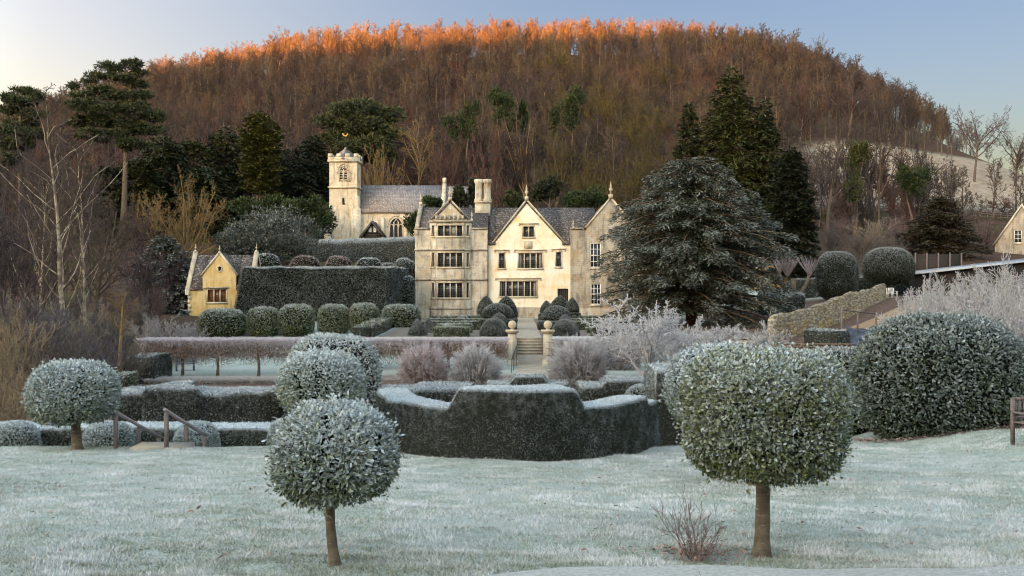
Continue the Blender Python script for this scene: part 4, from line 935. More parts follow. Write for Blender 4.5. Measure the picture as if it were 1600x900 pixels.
# the curved hedge with a raised centre
arc = [(-3.55, 27.2), (-3.35, 26.3), (-3.1, 25.4), (-2.6, 24.6), (-1.95, 23.75), (-1.45, 23.25), (-1.2, 23.05), (-.66, 22.8), (.0, 22.62), (.3, 22.6), (.7, 22.65), (1.15, 22.8), (1.4, 22.95), (1.62, 23.1), (2.1, 23.5), (2.6, 24.1), (3.1, 25.0), (3.35, 25.6), (3.42, 25.8), (3.75, 26.6)]
tp = [1.44, 1.44, 1.44, 1.44, 1.46, 1.48, 1.93, 1.97, 1.97, 1.97, 1.97, 1.97, 1.93, 1.53, 1.5, 1.48, 1.45, 1.43, 1.25, 1.22]
hedge('arc_hedge', 'curved clipped dark yew hedge with raised centre and white frosted top on the lawn', [(a, b_, c) for (a, b_), c in zip(arc, tp)], 0.8, 0, 150000, .042, .020, .03, .72, seg=.12, wob=.035, rnd=.07, depth=.06, o=1, fn=.08, edge=.10)
# hedges of the lower garden
hedge('yew_hedge', 'dark yew hedge with stepped frosted top beyond the handrails', [hz(178, 613, 39), hz(224, 613, 39), hz(228, 606, 38.6), hz(306, 606, 38.6), hz(316, 614, 39), hz(408, 613, 39), hz(440, 604, 39)], 2.0, 0, 60000, .08, .03, .05, .50, seg=.4, wob=.06, rnd=.16, o=2)
hedge('yew_hedge', 'dark yew hedge with frosted top between the round tree and the arc hedge', [hz(556, 611, 42), hz(640, 611, 42), hz(655, 607, 42), hz(735, 606, 42)], 2.0, 0, 26000, .085, .032, .05, .42, seg=.4, wob=.06, rnd=.15, o=3)
hedge('yew_hedge', 'small stepped hedge with raised middle closing the garden path', [hz(762, 601, 47), hz(796, 600, 47), hz(806, 589, 47), hz(848, 588, 47), hz(856, 600, 47), hz(888, 600, 47)], 1.3, 0, 14000, .085, .032, .05, .42, seg=.3, wob=.04, rnd=.1, o=4)
hedge('yew_hedge', 'dark yew hedge with frosted top behind the right end of the arc hedge', [hz(905, 604, 45), hz(940, 603, 45), hz(948, 594, 45), hz(1016, 594, 45)], 2.2, 0, 14000, .085, .032, .05, .4, seg=.4, wob=.06, rnd=.15, o=5)
hedge('yew_hedge', 'tall narrow dark hedge end beside the pale round crown', [hz(1024, 578, 33), hz(1072, 572, 33)], 2.4, 0, 12000, .07, .026, .05, .42, seg=.25, wob=.06, rnd=.15, o=6)
shrub_px('yew_dome', 'low frosted yew dome peeping over the right shoulder of the arc hedge', 'topiary', 972, 1034, 602, 690, 36, .07, .026, .20, .42, 'yew', e=.85, n=9000, wob=.02, o=6)
hedge('yew_hedge', 'dark green clipped hedge block with sloping side below the tan leafless trees', [hz(196, 560, 56), hz(240, 556, 56)], 3.0, 0, 9000, .1, .04, .05, .3, seg=.4, wob=.12, rnd=.5, o=7)
hedge('yew_hedge', 'small square green hedge block beside the left lollipop crown', [hz(178, 585, 47), hz(200, 585, 47)], 1.2, 0, 4000, .09, .035, .08, .3, mat='box', seg=.3, wob=.04, rnd=.1, o=8)
# low box hedge with clipped balls at the left end of the lawn
hedge('box_hedge', 'low clipped box hedge with frosted top along the left lawn edge', [hz(-30, 668, 29.4), hz(425, 668, 29.4)], 1.0, 0, 42000, .055, .022, .16, .62, mat='box', seg=.3, wob=.03, rnd=.1, o=3, zb=-.9)
for a, b_, lab in ((-14, 60, 'frosted box ball in the low hedge at the left edge'), (130, 208, 'frosted box ball behind the first handrail'), (274, 341, 'frosted box ball behind the second handrail'), (420, 474, 'frosted box ball behind the front left lollipop tree')):
    shrub_px('box_ball', lab, 'topiary', a, b_, 660 if a != 420 else 655, 745, 28.7, .06, .025, .30, .40, 'box', e=.72, n=15000, group='box balls in the low hedge', wob=.02, o=a % 7, base=False)

# great yew block, six clipped shrubs before it, domes above it
def yew_block():
    Y = 92.0; q = Y / F; X_ = lambda p: (p - 800) * q; Z_ = lambda p: CZ + (HY - p) * q; zt = Z_(419); zb = -1.2
    fb = [(X_(361), Y - .4), (X_(606), Y - .4), (X_(630), Y + 9), (X_(372), Y + 9)]; ft = [(X_(377), Y), (X_(601), Y), (X_(627), Y + 8.5), (X_(384), Y + 8.5)]
    nu, nv = 40, 12; V = []; Q = []; 
    def patch(a, b_, c, d, nu, nv):
        off = sum(len(v) for v in V); a, b_, c, d = map(np.array, (a, b_, c, d)); L = []
        for j in range(nv + 1):
            for i in range(nu + 1): u = i / nu; v = j / nv; L.append((a * (1 - u) + b_ * u) * (1 - v) + (d * (1 - u) + c * u) * v)
        V.append(np.array(L))
        for j in range(nv):
            for i in range(nu): k = off + j * (nu + 1) + i; Q.append((k, k + 1, k + nu + 2, k + nu + 1))
    B = [np.array((x, y, zb)) for x, y in fb]; T = [np.array((x, y, zt)) for x, y in ft]
    patch(B[0], B[1], T[1], T[0], 40, 14); patch(B[1], B[2], T[2], T[1], 20, 14); patch(B[3], B[0], T[0], T[3], 20, 14); patch(T[0], T[1], T[2], T[3], 40, 16); patch(B[2], B[3], T[3], T[2], 20, 8)
    A = np.concatenate(V); A = A + np.stack([snoise(A, .8, 2), snoise(A, .9, 3), snoise(A, 1.0, 4)], 1) * .10
    tag(leafy('yew_block', A, [np.array(Q)], 90000, .14, .055, -.06, .46, 'yew', origin=(X_(490), Y + 4, 0), inset=.985, depth=.12, fn=.12), 'massive square cut dark yew hedge block left of the manor house', 'hedge')
yew_block()
sx = [(312, 383, 484, 527, 'wide low'), (387, 436, 481, 525, ''), (436, 490, 477, 525, ''), (497, 545, 477, 524, ''), (546, 592, 475, 524, ''), (597, 656, 477, 524, 'b')]
names = ['wide flat topped box shrub at the left end of the row before the yew block', 'second from left box shrub of the row before the yew block', 'third from left box shrub of the row before the yew block', 'fourth from left box shrub of the row before the yew block', 'upright square box shrub fifth from left before the yew block', 'broad round box shrub at the right end of the row before the yew block']
for (a, b_, t, bt, _), lab in zip(sx, names):
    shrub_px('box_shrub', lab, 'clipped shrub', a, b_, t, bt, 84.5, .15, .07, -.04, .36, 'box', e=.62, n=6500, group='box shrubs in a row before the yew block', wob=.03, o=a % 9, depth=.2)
for k, (a, b_, t, Y, lab) in enumerate([(391, 441, 397, 103, 'first frosted yew dome from the left above the yew block'), (450, 503, 400, 103, 'second reddish yew dome from the left above the yew block'), (505, 552, 400, 103, 'third reddish yew dome from the left above the yew block'), (553, 600, 403, 103, 'fourth yew dome from the left above the yew block'), (590, 622, 411, 106, 'smallest yew dome at the right end above the yew block')]):
    shrub_px('yew_dome', lab, 'topiary', a, b_, t, 440, Y, .14, .05, .12, .42, 'yew' if k not in (1, 2) else 'wred', e=.7, n=3500, group='yew domes above the yew block', wob=.03, o=k)
# stacked topiary and shade by the house corner
shrub_px('yew_topiary', 'dark tall yew topiary in the gap left of the house', 'topiary', 618, 652, 408, 500, 104, .14, .05, .03, .3, 'yew', e=.6, n=5000, o=4, wob=.06)
shrub_px('yew_topiary', 'dark mushroom shaped yew topiary over the yew block corner', 'topiary', 617, 645, 404, 428, 100, .14, .05, .05, .4, 'yew', e=.9, n=2500, o=5, base=False)
shrub_px('yew_topiary', 'dark clipped yew column just left of the house bay', 'topiary', 628, 648, 432, 500, 97, .14, .05, .03, .3, 'yew', e=.5, n=3500, o=6)

# topiary in front of the house
def cone_px(label, px0, px1, pyt, pyb, Y, n=3500, pw=1.6, group='clipped yew cones and domes before the house', drum=None, name='yew_cone'):
    x0, x1 = XX(px0, Y), XX(px1, Y); xm = (x0 + x1) / 2; r = (x1 - x0) / 2; zt = ZZ(pyt, Y); zb = ZZ(pyb, Y); gz = g(xm, Y); mb = MB()
    T = 1 - np.linspace(1, 0, 14) ** 1.5; ex = .5 if pw > 2.2 else .78; pw_ = 2.0 if pw > 2.2 else pw; prof = [(r * max((1 - t ** pw_), .0004) ** ex, zb + (zt - zb) * t) for t in T]
    prof = [(r * .55, zb - .12), (r * .9, zb - .08)] + prof
    if drum: prof = [(drum, gz - .1), (drum * 1.02, zb - .28), (drum * .98, zb - .2)] + prof
    elif zb > gz + .3: prof = [(r * .3, gz - .1), (r * .3, zb - .3)] + prof
    elif zb > gz: prof = [(r * .97, gz - .1)] + prof[1:]
    tmp = MB(); lathe(tmp, prof, xm, Y, 22); V, Fl = tmp.arr(); ob = leafy(name, V, Fl, int(n * 1.8), .08, .034, .08, .20, 'yew', origin=(xm, Y, gz), inset=.985, depth=.035, fn=.06, edge=.05)
    return tag(ob, label, 'topiary', group)
cone_px('yew cone on the far left of the left topiary cluster, against the stone plinth', 745, 774, 462, 488, 91, pw=1.8, drum=.8); cone_px('tall yew cone behind the left dome on its drum', 773, 809, 462, 494, 92, pw=2.0, drum=1.0)
cone_px('yew dome sitting on a wide drum left of the path', 752, 803, 474, 495, 80, 6000, pw=2.4, drum=1.48, name='yew_dome'); cone_px('small yew cone between the two left domes', 768, 792, 489, 503, 76, 1800, pw=1.8)
cone_px('low front yew dome left of the garden path by the gate pier', 750, 795, 497, 523, 72.5, 5000, pw=2.4, name='yew_dome')
cone_px('yew cone left in the right topiary cluster, half hidden', 844, 864, 470, 487, 91, pw=1.8, drum=.7); cone_px('tall yew cone behind the right dome on its drum', 857, 893, 462, 487, 92, pw=1.8, drum=1.0)
cone_px('yew cone on a square drum at the right of the right topiary cluster', 883, 905, 465, 486, 90, pw=1.6, drum=.72)
cone_px('yew dome sitting on a wide drum right of the path', 846, 892, 478, 498, 80, 6000, pw=2.4, drum=1.42, name='yew_dome'); cone_px('small yew cone between the two right domes', 873, 893, 492, 503, 76, 1800, pw=1.8)
cone_px('low front yew dome right of the garden path by the gate pier', 862, 905, 499, 523, 72.5, 5000, pw=2.4, name='yew_dome')
cone_px('left one of the pair of pointed yew cones beside the box shrubs', 638, 667, 499, 524, 73, 3000, pw=1.5); cone_px('right one of the pair of pointed yew cones beside the box shrubs', 660, 680, 497, 522, 76, 2500, pw=1.7)
shrub_px('box_ball', 'small green box ball in the left parterre beside the cones', 'topiary', 692, 709, 507, 522, 74, .12, .045, .1, .3, 'box', e=.8, n=1200); shrub_px('box_ball', 'small dark box ball against the bay of the house', 'topiary', 715, 731, 494, 507, 88, .12, .045, .1, .3, 'yew', e=.8, n=1200)
k = 0
for x0, x1, side in ((XX(660, 80), PX - 2.6, 'left'), (PX + 2.8, XX(985, 80), 'right')):
    for i, Y in enumerate((71.5, 75.5, 79.5, 84, 89)):
        where = ('nearest to the gate piers', 'second from the gate piers', 'in the middle', 'second from the house', 'nearest to the house')[i]
        if i in (0, 1): x1_ = x1 - (1.6 if side == 'left' else 0); x0_ = x0 + (1.6 if side == 'right' else 1.5)
        else: x0_, x1_ = x0, x1
        hedge('parterre_hedge', 'low green parterre hedge %s of the path, the row %s' % (side, where), [(x0_, Y, .62), (x1_, Y, .62)], .8, 0, 3000, .12, .05, .04, .22, mat='box', seg=.5, wob=.03, rnd=.08, group='low parterre hedges before the house', o=k); k += 1

hedge('parterre_hedge', 'low green hedge closing the left side of the parterre beside the pointed cones', [(-9.6, 69.6, .75), (-9.7, 86, .75)], 1.3, 0, 7000, .12, .05, .02, .25, mat='box', seg=.5, wob=.05, rnd=.12, zb=-1.8, o=4)
# hedge before the church, right hand hedges and domes
hedge('church_hedge', 'dark level yew hedge along the terrace below the church', [hz(498, 376, 122), hz(560, 374, 122), hz(654, 371, 122)], 2.5, 0, 24000, .17, .07, .10, .40, seg=.6, wob=.12, rnd=.5, o=2, zb=2)
shrub_px('yew_dome', 'tall upright clipped yew dome above the stone garden wall', 'topiary', 1276, 1340, 393, 470, 99, .10, .042, .06, .26, 'yew', e=.72, n=16000, fn=.08, edge=.08, o=2, wob=.015)
def big_dome():
    Y = 104.0; x = XX(1388, Y); gz = g(x, Y); C = thing('yew_dome', 'broad clipped yew mushroom dome on a dark stem behind the garden chairs', 'topiary', (x, Y, gz)); h = (ZZ(385, Y) - ZZ(446, Y)) / 2
    V, Fl = superball((x, Y, ZZ(420, Y)), 2.55, 2.55, h * 1.1, .85, wob=.015, o=3, low=.75); leafy('crown', V, Fl, 19000, .10, .042, .05, .26, 'yew', parent=C, depth=.06, fn=.08, edge=.08)
    mb = MB(); tube(mb, [(x, Y, gz - .1), (x + .05, Y, ZZ(440, Y))], [.38, .3], 8); mb.build('trunk', M['bark'], C)
big_dome()
hedge('yew_hedge', 'flat topped dark hedge between the conifer and the upright yew dome', [hz(1195, 460, 92), hz(1258, 459, 92)], 2.4, 0, 9000, .14, .055, .05, .4, seg=.5, wob=.08, rnd=.2, o=5)
hedge('yew_hedge', 'dark green hedge running behind the two yew domes', [hz(1240, 437, 108), hz(1425, 432, 108)], 1.6, 0, 9000, .16, .06, .03, .25, seg=.6, wob=.08, rnd=.2, o=6)
hedge('box_hedge', 'short low green hedge block inside the kitchen garden wall', [hz(1256, 516, 66), hz(1308, 518, 64.5)], 2.0, 0, 5000, .11, .045, .12, .25, mat='yew', seg=.3, wob=.05, rnd=.25, o=7)

# ------------------------------------------------------------------ leafless twiggy shrubs, beech hedge
def twigs_rand(C, n, L, r, spread, base_dir):
    D = base_dir + rnd_dir(n) * spread; D /= np.linalg.norm(D, axis=1)[:, None]; return C, C + D * (L * (.5 + rs.rand(n)))[:, None]
def twig_ball(label, px, py, rp, Y, mat, n=240, kk=14, leafn=0, squash=.95):
    x = XX(px, Y); zc = ZZ(py, Y); r = rp * Y / F; gz = g(x, Y); C = thing('twiggy_ball', label, 'bare shrub', (x, Y, gz), 'round leafless frosted shrubs')
    base = np.array((x, Y, min(gz, zc - r) - .05)); D = rnd_dir(n * 2); D = D[(D[:, 2] > -.55)][:n]; n = len(D)
    tip = np.array((x, Y, zc)) + D * np.array((r, r, r * squash)) * (.86 + .2 * rs.rand(n))[:, None]
    mid = base + (tip - base) * .5 + D * r * .18 + rnd_dir(n) * .05
    mb = MB(); cones(mb, np.repeat(base[None], n, 0) + rnd_dir(n) * .1, mid, .022, .012, 4, 0, 0.01, .1, rs.rand(n)); cones(mb, mid, tip, .012, .005, 3, 0, .1, .5, rs.rand(n)); mb.build('stem', M[mat], C)
    mb = MB(); i = np.repeat(np.arange(n), kk); t = .25 + .75 * rs.rand(len(i)); P0 = mid[i] + (tip - mid)[i] * t[:, None]; D2 = D[i] * .9 + rnd_dir(len(i)) * .8; D2[:, 2] += .25; P1 = P0 + D2 * (r * .09 + r * .12 * rs.rand(len(i)))[:, None]
    o = np.linalg.norm((P1 - (x, Y, zc)) / r, axis=1); up = (P1[:, 2] - zc) / r; fr = np.clip(.12 + .42 * ss(.7, 1.0, o) + .3 * up + .12 * rs.normal(size=len(i)), .02, .95)
    cones(mb, P0, P1, .009, .005, 3, 0, fr, fr, rs.rand(len(i)))
    k2 = len(i); P2 = P0 + (P1 - P0) * rs.rand(k2)[:, None]; D3 = D[i] + rnd_dir(k2) * 1.0; cones(mb, P2, P2 + D3 * (r * .06 + r * .06 * rs.rand(k2))[:, None], .007, .004, 3, 0, fr, np.clip(fr + .1, 0, 1), rs.rand(k2))
    if leafn:
        j = rs.randint(0, len(P1), leafn); cards(mb, P1[j] - D2[j] * .05, rnd_dir(leafn), rnd_dir(leafn), .07, .045, np.clip(fr[j] - .25, .01, 1), rs.rand(leafn), 'quad', m=1)
    mb.build('twig', [M[mat], M['beech']], C); return C
twig_ball('round leafless shrub still holding some pinkish dead leaves', 661, 574, 37, 52, 'wpink', leafn=2600)
twig_ball('round leafless lavender frosted shrub just left of the gate piers', 742, 577, 38, 52, 'wfrost')
twig_ball('round leafless lavender frosted shrub right of the gate piers', 902, 570, 43, 52, 'wfrost', n=280)

def beech_hedge(name, label, px0, px1, Y, pyt, pyb, n, trunks, mat='wpink', thick=1.3, leafn=4000, leafx=None):
    x0, x1 = XX(px0, Y), XX(px1, Y); zt, zb = ZZ(pyt, Y), ZZ(pyb, Y); gz = g((x0 + x1) / 2, Y); thick = thick * 1.0; C = thing(name, label, 'hedge', ((x0 + x1) / 2, Y, gz))
    mb = MB(); P = np.stack([x0 + (x1 - x0) * rs.rand(n), Y + thick * (rs.rand(n) - .5), zt - (zt - zb) * (rs.rand(n) ** 1.15) * (1.0 + .55 * rs.rand(n) ** 2)], 1)
    D = rnd_dir(n) * .8; D[:, 2] += .55; L = .18 + .38 * rs.rand(n); P1 = P + D * L[:, None]; P1[:, 2] = np.minimum(P1[:, 2], zt + .10 * rs.rand(n))
    h = (P1[:, 2] - zb) / (zt - zb); fr = np.clip(.16 + .70 * ss(.55, 1.0, h) + .14 * rs.normal(size=n), .02, 1)
    cones(mb, P, P1, .012, .006, 3, 0, fr * .9, fr, rs.rand(n))
    m = n // 5; Pt = np.stack([x0 + (x1 - x0) * rs.rand(m), Y + thick * (rs.rand(m) - .5), np.full(m, zt - .1)], 1); Dt = rnd_dir(m) * .6; Dt[:, 2] = np.abs(Dt[:, 2]) * .5 + .25; cones(mb, Pt, Pt + Dt * .32, .014, .007, 3, 0, .85, .95, rs.rand(m))
    if leafn:
        lx = leafx or [(px0, px1, 1.0)]
        for a, b_, w in lx:
            k = int(leafn * w); Pl = np.stack([XX(a, Y) + (XX(b_, Y) - XX(a, Y)) * rs.rand(k), Y + thick * (rs.rand(k) - .5), zb + (zt - zb) * rs.rand(k) ** 1.1 * .92], 1)
            cards(mb, Pl, rnd_dir(k) - (0, 0, .4), rnd_dir(k), .10, .06, np.clip(.5 * ss(zb + .7 * (zt - zb), zt, Pl[:, 2]) + .05, .01, 1), rs.rand(k), 'quad', m=1)
    mb.build('twig_canopy', [M[mat], M['beech']], C)
    for px in trunks:
        x = XX(px, Y); mb = MB(); z = g(x, Y); tube(mb, [(x, Y, z - .05), (x + .03, Y, z + .5), (x - .02, Y, zb + .2), (x, Y, zt - .3)], [.11, .085, .075, .04], 7)
        for i in range(7): s = 1 if i % 2 else -1; zz = zb - .1 + (zt - zb) * i / 8; tube(mb, [(x, Y, zz), (x + s * .5, Y + .2 * rs.normal(), zz + .2), (x + s * 1.0, Y + .3 * rs.normal(), zz + .25)], [.04, .03, .015], 5)
        mb.build('trunk', M['bark'], C)
    return C
beech_hedge('pleached_hedge', 'long frosted pleached hedge on bare trunks left of the gate piers', 222, 793, 60, 529, 558, 17000, [238, 285, 340, 404, 462, 520, 578, 640, 700, 760], mat='wpleach', leafn=4200, leafx=[(226, 310, .55), (310, 430, .25), (690, 793, .5)])
beech_hedge('twiggy_hedge', 'frosted twiggy hedge right of the gate piers', 866, 1000, 60, 528, 570, 9000, [880, 925, 970], mat='wfrost', leafn=800)
beech_hedge('bramble_bank', 'low brown brambly hedge under the pleached trunks', 232, 470, 56.5, 591, 612, 9000, [], mat='wgrey', thick=1.4, leafn=5000)
beech_hedge('bramble_bank', 'low brown brambly hedge behind the round leafless shrubs', 575, 800, 56.5, 592, 612, 8000, [], mat='wgrey', thick=1.4, leafn=3000)

# ------------------------------------------------------------------ leafless trees
def vadd(a, b, k=1.): return (a[0] + b[0] * k, a[1] + b[1] * k, a[2] + b[2] * k)
def vnorm(a): l = math.sqrt(a[0] ** 2 + a[1] ** 2 + a[2] ** 2) + 1e-9; return (a[0] / l, a[1] / l, a[2] / l)
def tilt(d, ang, az):
    ref = (0, 0, 1) if abs(d[2]) < .9 else (1, 0, 0)
    u = vnorm((d[1] * ref[2] - d[2] * ref[1], d[2] * ref[0] - d[0] * ref[2], d[0] * ref[1] - d[1] * ref[0])); v = (d[1] * u[2] - d[2] * u[1], d[2] * u[0] - d[0] * u[2], d[0] * u[1] - d[1] * u[0])
    c, s = math.cos(ang), math.sin(ang); ca, sa = math.cos(az), math.sin(az)
    return vnorm(tuple(d[i] * c + (u[i] * ca + v[i] * sa) * s for i in range(3)))
def grow(rng, p, d, L, r, spec, lev, out):
    S = spec[lev]; n = S.get('seg', 3); pts = [p]; ds = [d]; rr = [r]; tip = S.get('tip', .3)
    for i in range(n):
        w = S.get('wob', .12); d = vnorm((d[0] + rng.gauss(0, w), d[1] + rng.gauss(0, w), d[2] + rng.gauss(0, w) + S.get('up', 0.)))
        q = vadd(p, d, L / n); r1 = r * (1 - (1 - tip) * (i + 1) / n); out.append((lev, p, q, rr[-1], r1)); p = q; pts.append(q); ds.append(d); rr.append(r1)
    if lev + 1 >= len(spec): return
    C = spec[lev + 1]; k = C['n']; k = int(k + rng.random())
    az = rng.random() * 6.28
    for j in range(k):
        t = C['t0'] + (1 - C['t0']) * ((j + rng.random()) / k); f = t * n; i = min(int(f), n - 1); u = f - i
        q = vadd(pts[i], (pts[i + 1][0] - pts[i][0], pts[i + 1][1] - pts[i][1], pts[i + 1][2] - pts[i][2]), u); az += 2.4 + rng.uniform(-.5, .5)
        a = math.radians(rng.uniform(*C['ang'])); l = L * rng.uniform(*C['lr']) * (1 - C.get('taper', .5) * t); grow(rng, q, tilt(ds[i + 1], a, az), l, min((rr[i] * (1 - u) + rr[i + 1] * u) * C.get('rr', .6), l * .05 + .004), spec, lev + 1, out)
SPEC = {
 'beech': [dict(seg=7, wob=.04, tip=.15), dict(n=17, t0=.33, ang=(22, 48), lr=(.34, .5), taper=.55, seg=4, wob=.1, up=.08, rr=.5), dict(n=6, t0=.2, ang=(25, 55), lr=(.35, .55), seg=3, wob=.14, up=.06), dict(n=7, t0=.15, ang=(25, 60), lr=(.4, .7), seg=2, wob=.16, tip=.4)],
 'oak': [dict(seg=4, wob=.08, tip=.55), dict(n=9, t0=.45, ang=(18, 62), lr=(1.0, 1.5), taper=.25, seg=5, wob=.16, up=.07, rr=.6), dict(n=7, t0=.2, ang=(28, 60), lr=(.35, .55), seg=4, wob=.18, up=.05), dict(n=6, t0=.15, ang=(25, 60), lr=(.35, .6), seg=3, wob=.18), dict(n=4, t0=.2, ang=(25, 60), lr=(.4, .7), seg=2, wob=.2, tip=.4)],
 'fan': [dict(seg=1, wob=.01, tip=.9), dict(n=16, t0=.3, ang=(3, 42), lr=(7, 10), taper=.0, seg=5, wob=.08, up=.05, rr=.5, ), dict(n=9, t0=.25, ang=(18, 45), lr=(.22, .4), seg=3, wob=.12, up=.08), dict(n=7, t0=.15, ang=(20, 50), lr=(.4, .7), seg=2, wob=.14, up=.05, tip=.4)],
 'pole': [dict(seg=8, wob=.03, tip=.2), dict(n=14, t0=.55, ang=(25, 60), lr=(.2, .32), taper=.4, seg=4, wob=.12, up=.08, rr=.45), dict(n=6, t0=.2, ang=(25, 55), lr=(.4, .6), seg=3, wob=.15), dict(n=6, t0=.15, ang=(25, 60), lr=(.4, .7), seg=2, wob=.18, tip=.4)],
 'apple': [dict(seg=2, wob=.08, tip=.7), dict(n=11, t0=.4, ang=(15, 75), lr=(1.5, 2.3), taper=.2, seg=5, wob=.2, up=.06, rr=.55), dict(n=8, t0=.2, ang=(28, 65), lr=(.32, .55), seg=4, wob=.2, up=.07), dict(n=9, t0=.1, ang=(25, 70), lr=(.3, .6), seg=3, wob=.2, up=.06), dict(n=4, t0=.1, ang=(25, 70), lr=(.3, .7), seg=2, wob=.2, tip=.5)],
 'birch': [dict(seg=9, wob=.035, tip=.12), dict(n=19, t0=.22, ang=(28, 52), lr=(.34, .60), taper=.6, seg=7, wob=.14, up=.05, rr=.36), dict(n=6, t0=.25, ang=(25, 50), lr=(.28, .45), seg=4, wob=.14, up=-.02), dict(n=5, t0=.2, ang=(25, 55), lr=(.35, .6), seg=3, wob=.16, up=-.05, tip=.4), dict(n=3, t0=.2, ang=(20, 50), lr=(.4, .6), seg=2, wob=.18, tip=.5)],
}
def tree_segs(kind, seed, h=10., r=.17, L0=None, over=None):
    rng = random.Random(seed); spec = [dict(s) for s in SPEC[kind]]
    for k, v in (over or {}).items(): spec[k].update(v)
    L = L0 or {'beech': 9, 'oak': 4.2, 'fan': .9, 'pole': 9.2, 'birch': 9, 'apple': 2.6}[kind]; out = []
    grow(rng, (0, 0, -.15), (0, 0, 1), L, r, spec, 0, out)
    lev = np.array([o[0] for o in out]); P0 = np.array([o[1] for o in out]); P1 = np.array([o[2] for o in out]); r0 = np.array([o[3] for o in out]); r1 = np.array([o[4] for o in out])
    top = np.percentile(P1[:, 2], 99.8); s = h / top; return lev, P0 * s, P1 * s, r0 * s, r1 * s
def emit(mb, segs, sel, minr, f0=0., f1=0., sides=3, m=0):
    lev, P0, P1, r0, r1 = segs; k = sel(lev)
    if not k.any(): return
    cones(mb, P0[k], P1[k], np.maximum(r0[k], minr), np.maximum(r1[k], minr * .75), sides, m, f0, f1, .15 * lev[k] + .4 * rs.rand(k.sum()))
PROTO = {}
def proto(kind, seed, minr, fr=0.):
    key = (kind, seed, minr, fr)
    if key not in PROTO:
        sg = tree_segs(kind, seed, r=.095 if kind == 'birch' else .17); a = MB(); emit(a, sg, lambda l: l == 0, .03 if kind != 'birch' else .012, sides=7); 
        if kind in ('fan', 'oak', 'birch', 'apple'): emit(a, sg, lambda l: l == 1, .03 if kind != 'birch' else .012, fr, fr, sides=5)
        b_ = MB(); emit(b_, sg, lambda l: l >= (2 if kind in ('fan', 'oak', 'birch', 'apple') else 1), minr, fr, min(fr * 2, 1))
        def raw(mb, nm):
            o = mb.build(nm, M['wbrown']); me = o.data; bpy.data.objects.remove(o); return me
        w = np.percentile(np.abs(np.concatenate([sg[2][:, 0], sg[2][:, 1]])), 97)
        PROTO[key] = (raw(a, 'trunk'), raw(b_, 'crown'), w)
    return PROTO[key]
def bare(label, px, Y, pyt, halfw, kind='beech', seed=1, mat='wbrown', bark=None, minr=.014, fr=0., rz=None, group=None, z0=None, name='bare_tree', cat='tree'):
    x = XX(px, Y); gz = g(x, Y) if z0 is None else z0; h = ZZ(pyt, Y) - gz; w = proto(kind, seed, .02, fr)[2]; ml = max(.008, round(minr / (halfw * Y / F / w) / .008) * .008); a, b_, w = proto(kind, seed, ml, fr); C = thing(name, label, cat, (x, Y, gz), group)
    sx_ = halfw * Y / F / w; C.scale = (sx_, sx_, h / 10); C.rotation_euler = (0, 0, rz if rz is not None else rs.rand() * 6.28)
    for me, nm, mt in ((a, 'trunk', bark or mat), (b_, 'crown', mat)):
        o = bpy.data.objects.new(nm, me); COL.objects.link(o); o.parent = C; o.material_slots[0].link = 'OBJECT'; o.material_slots[0].material = M[mt]
    return C

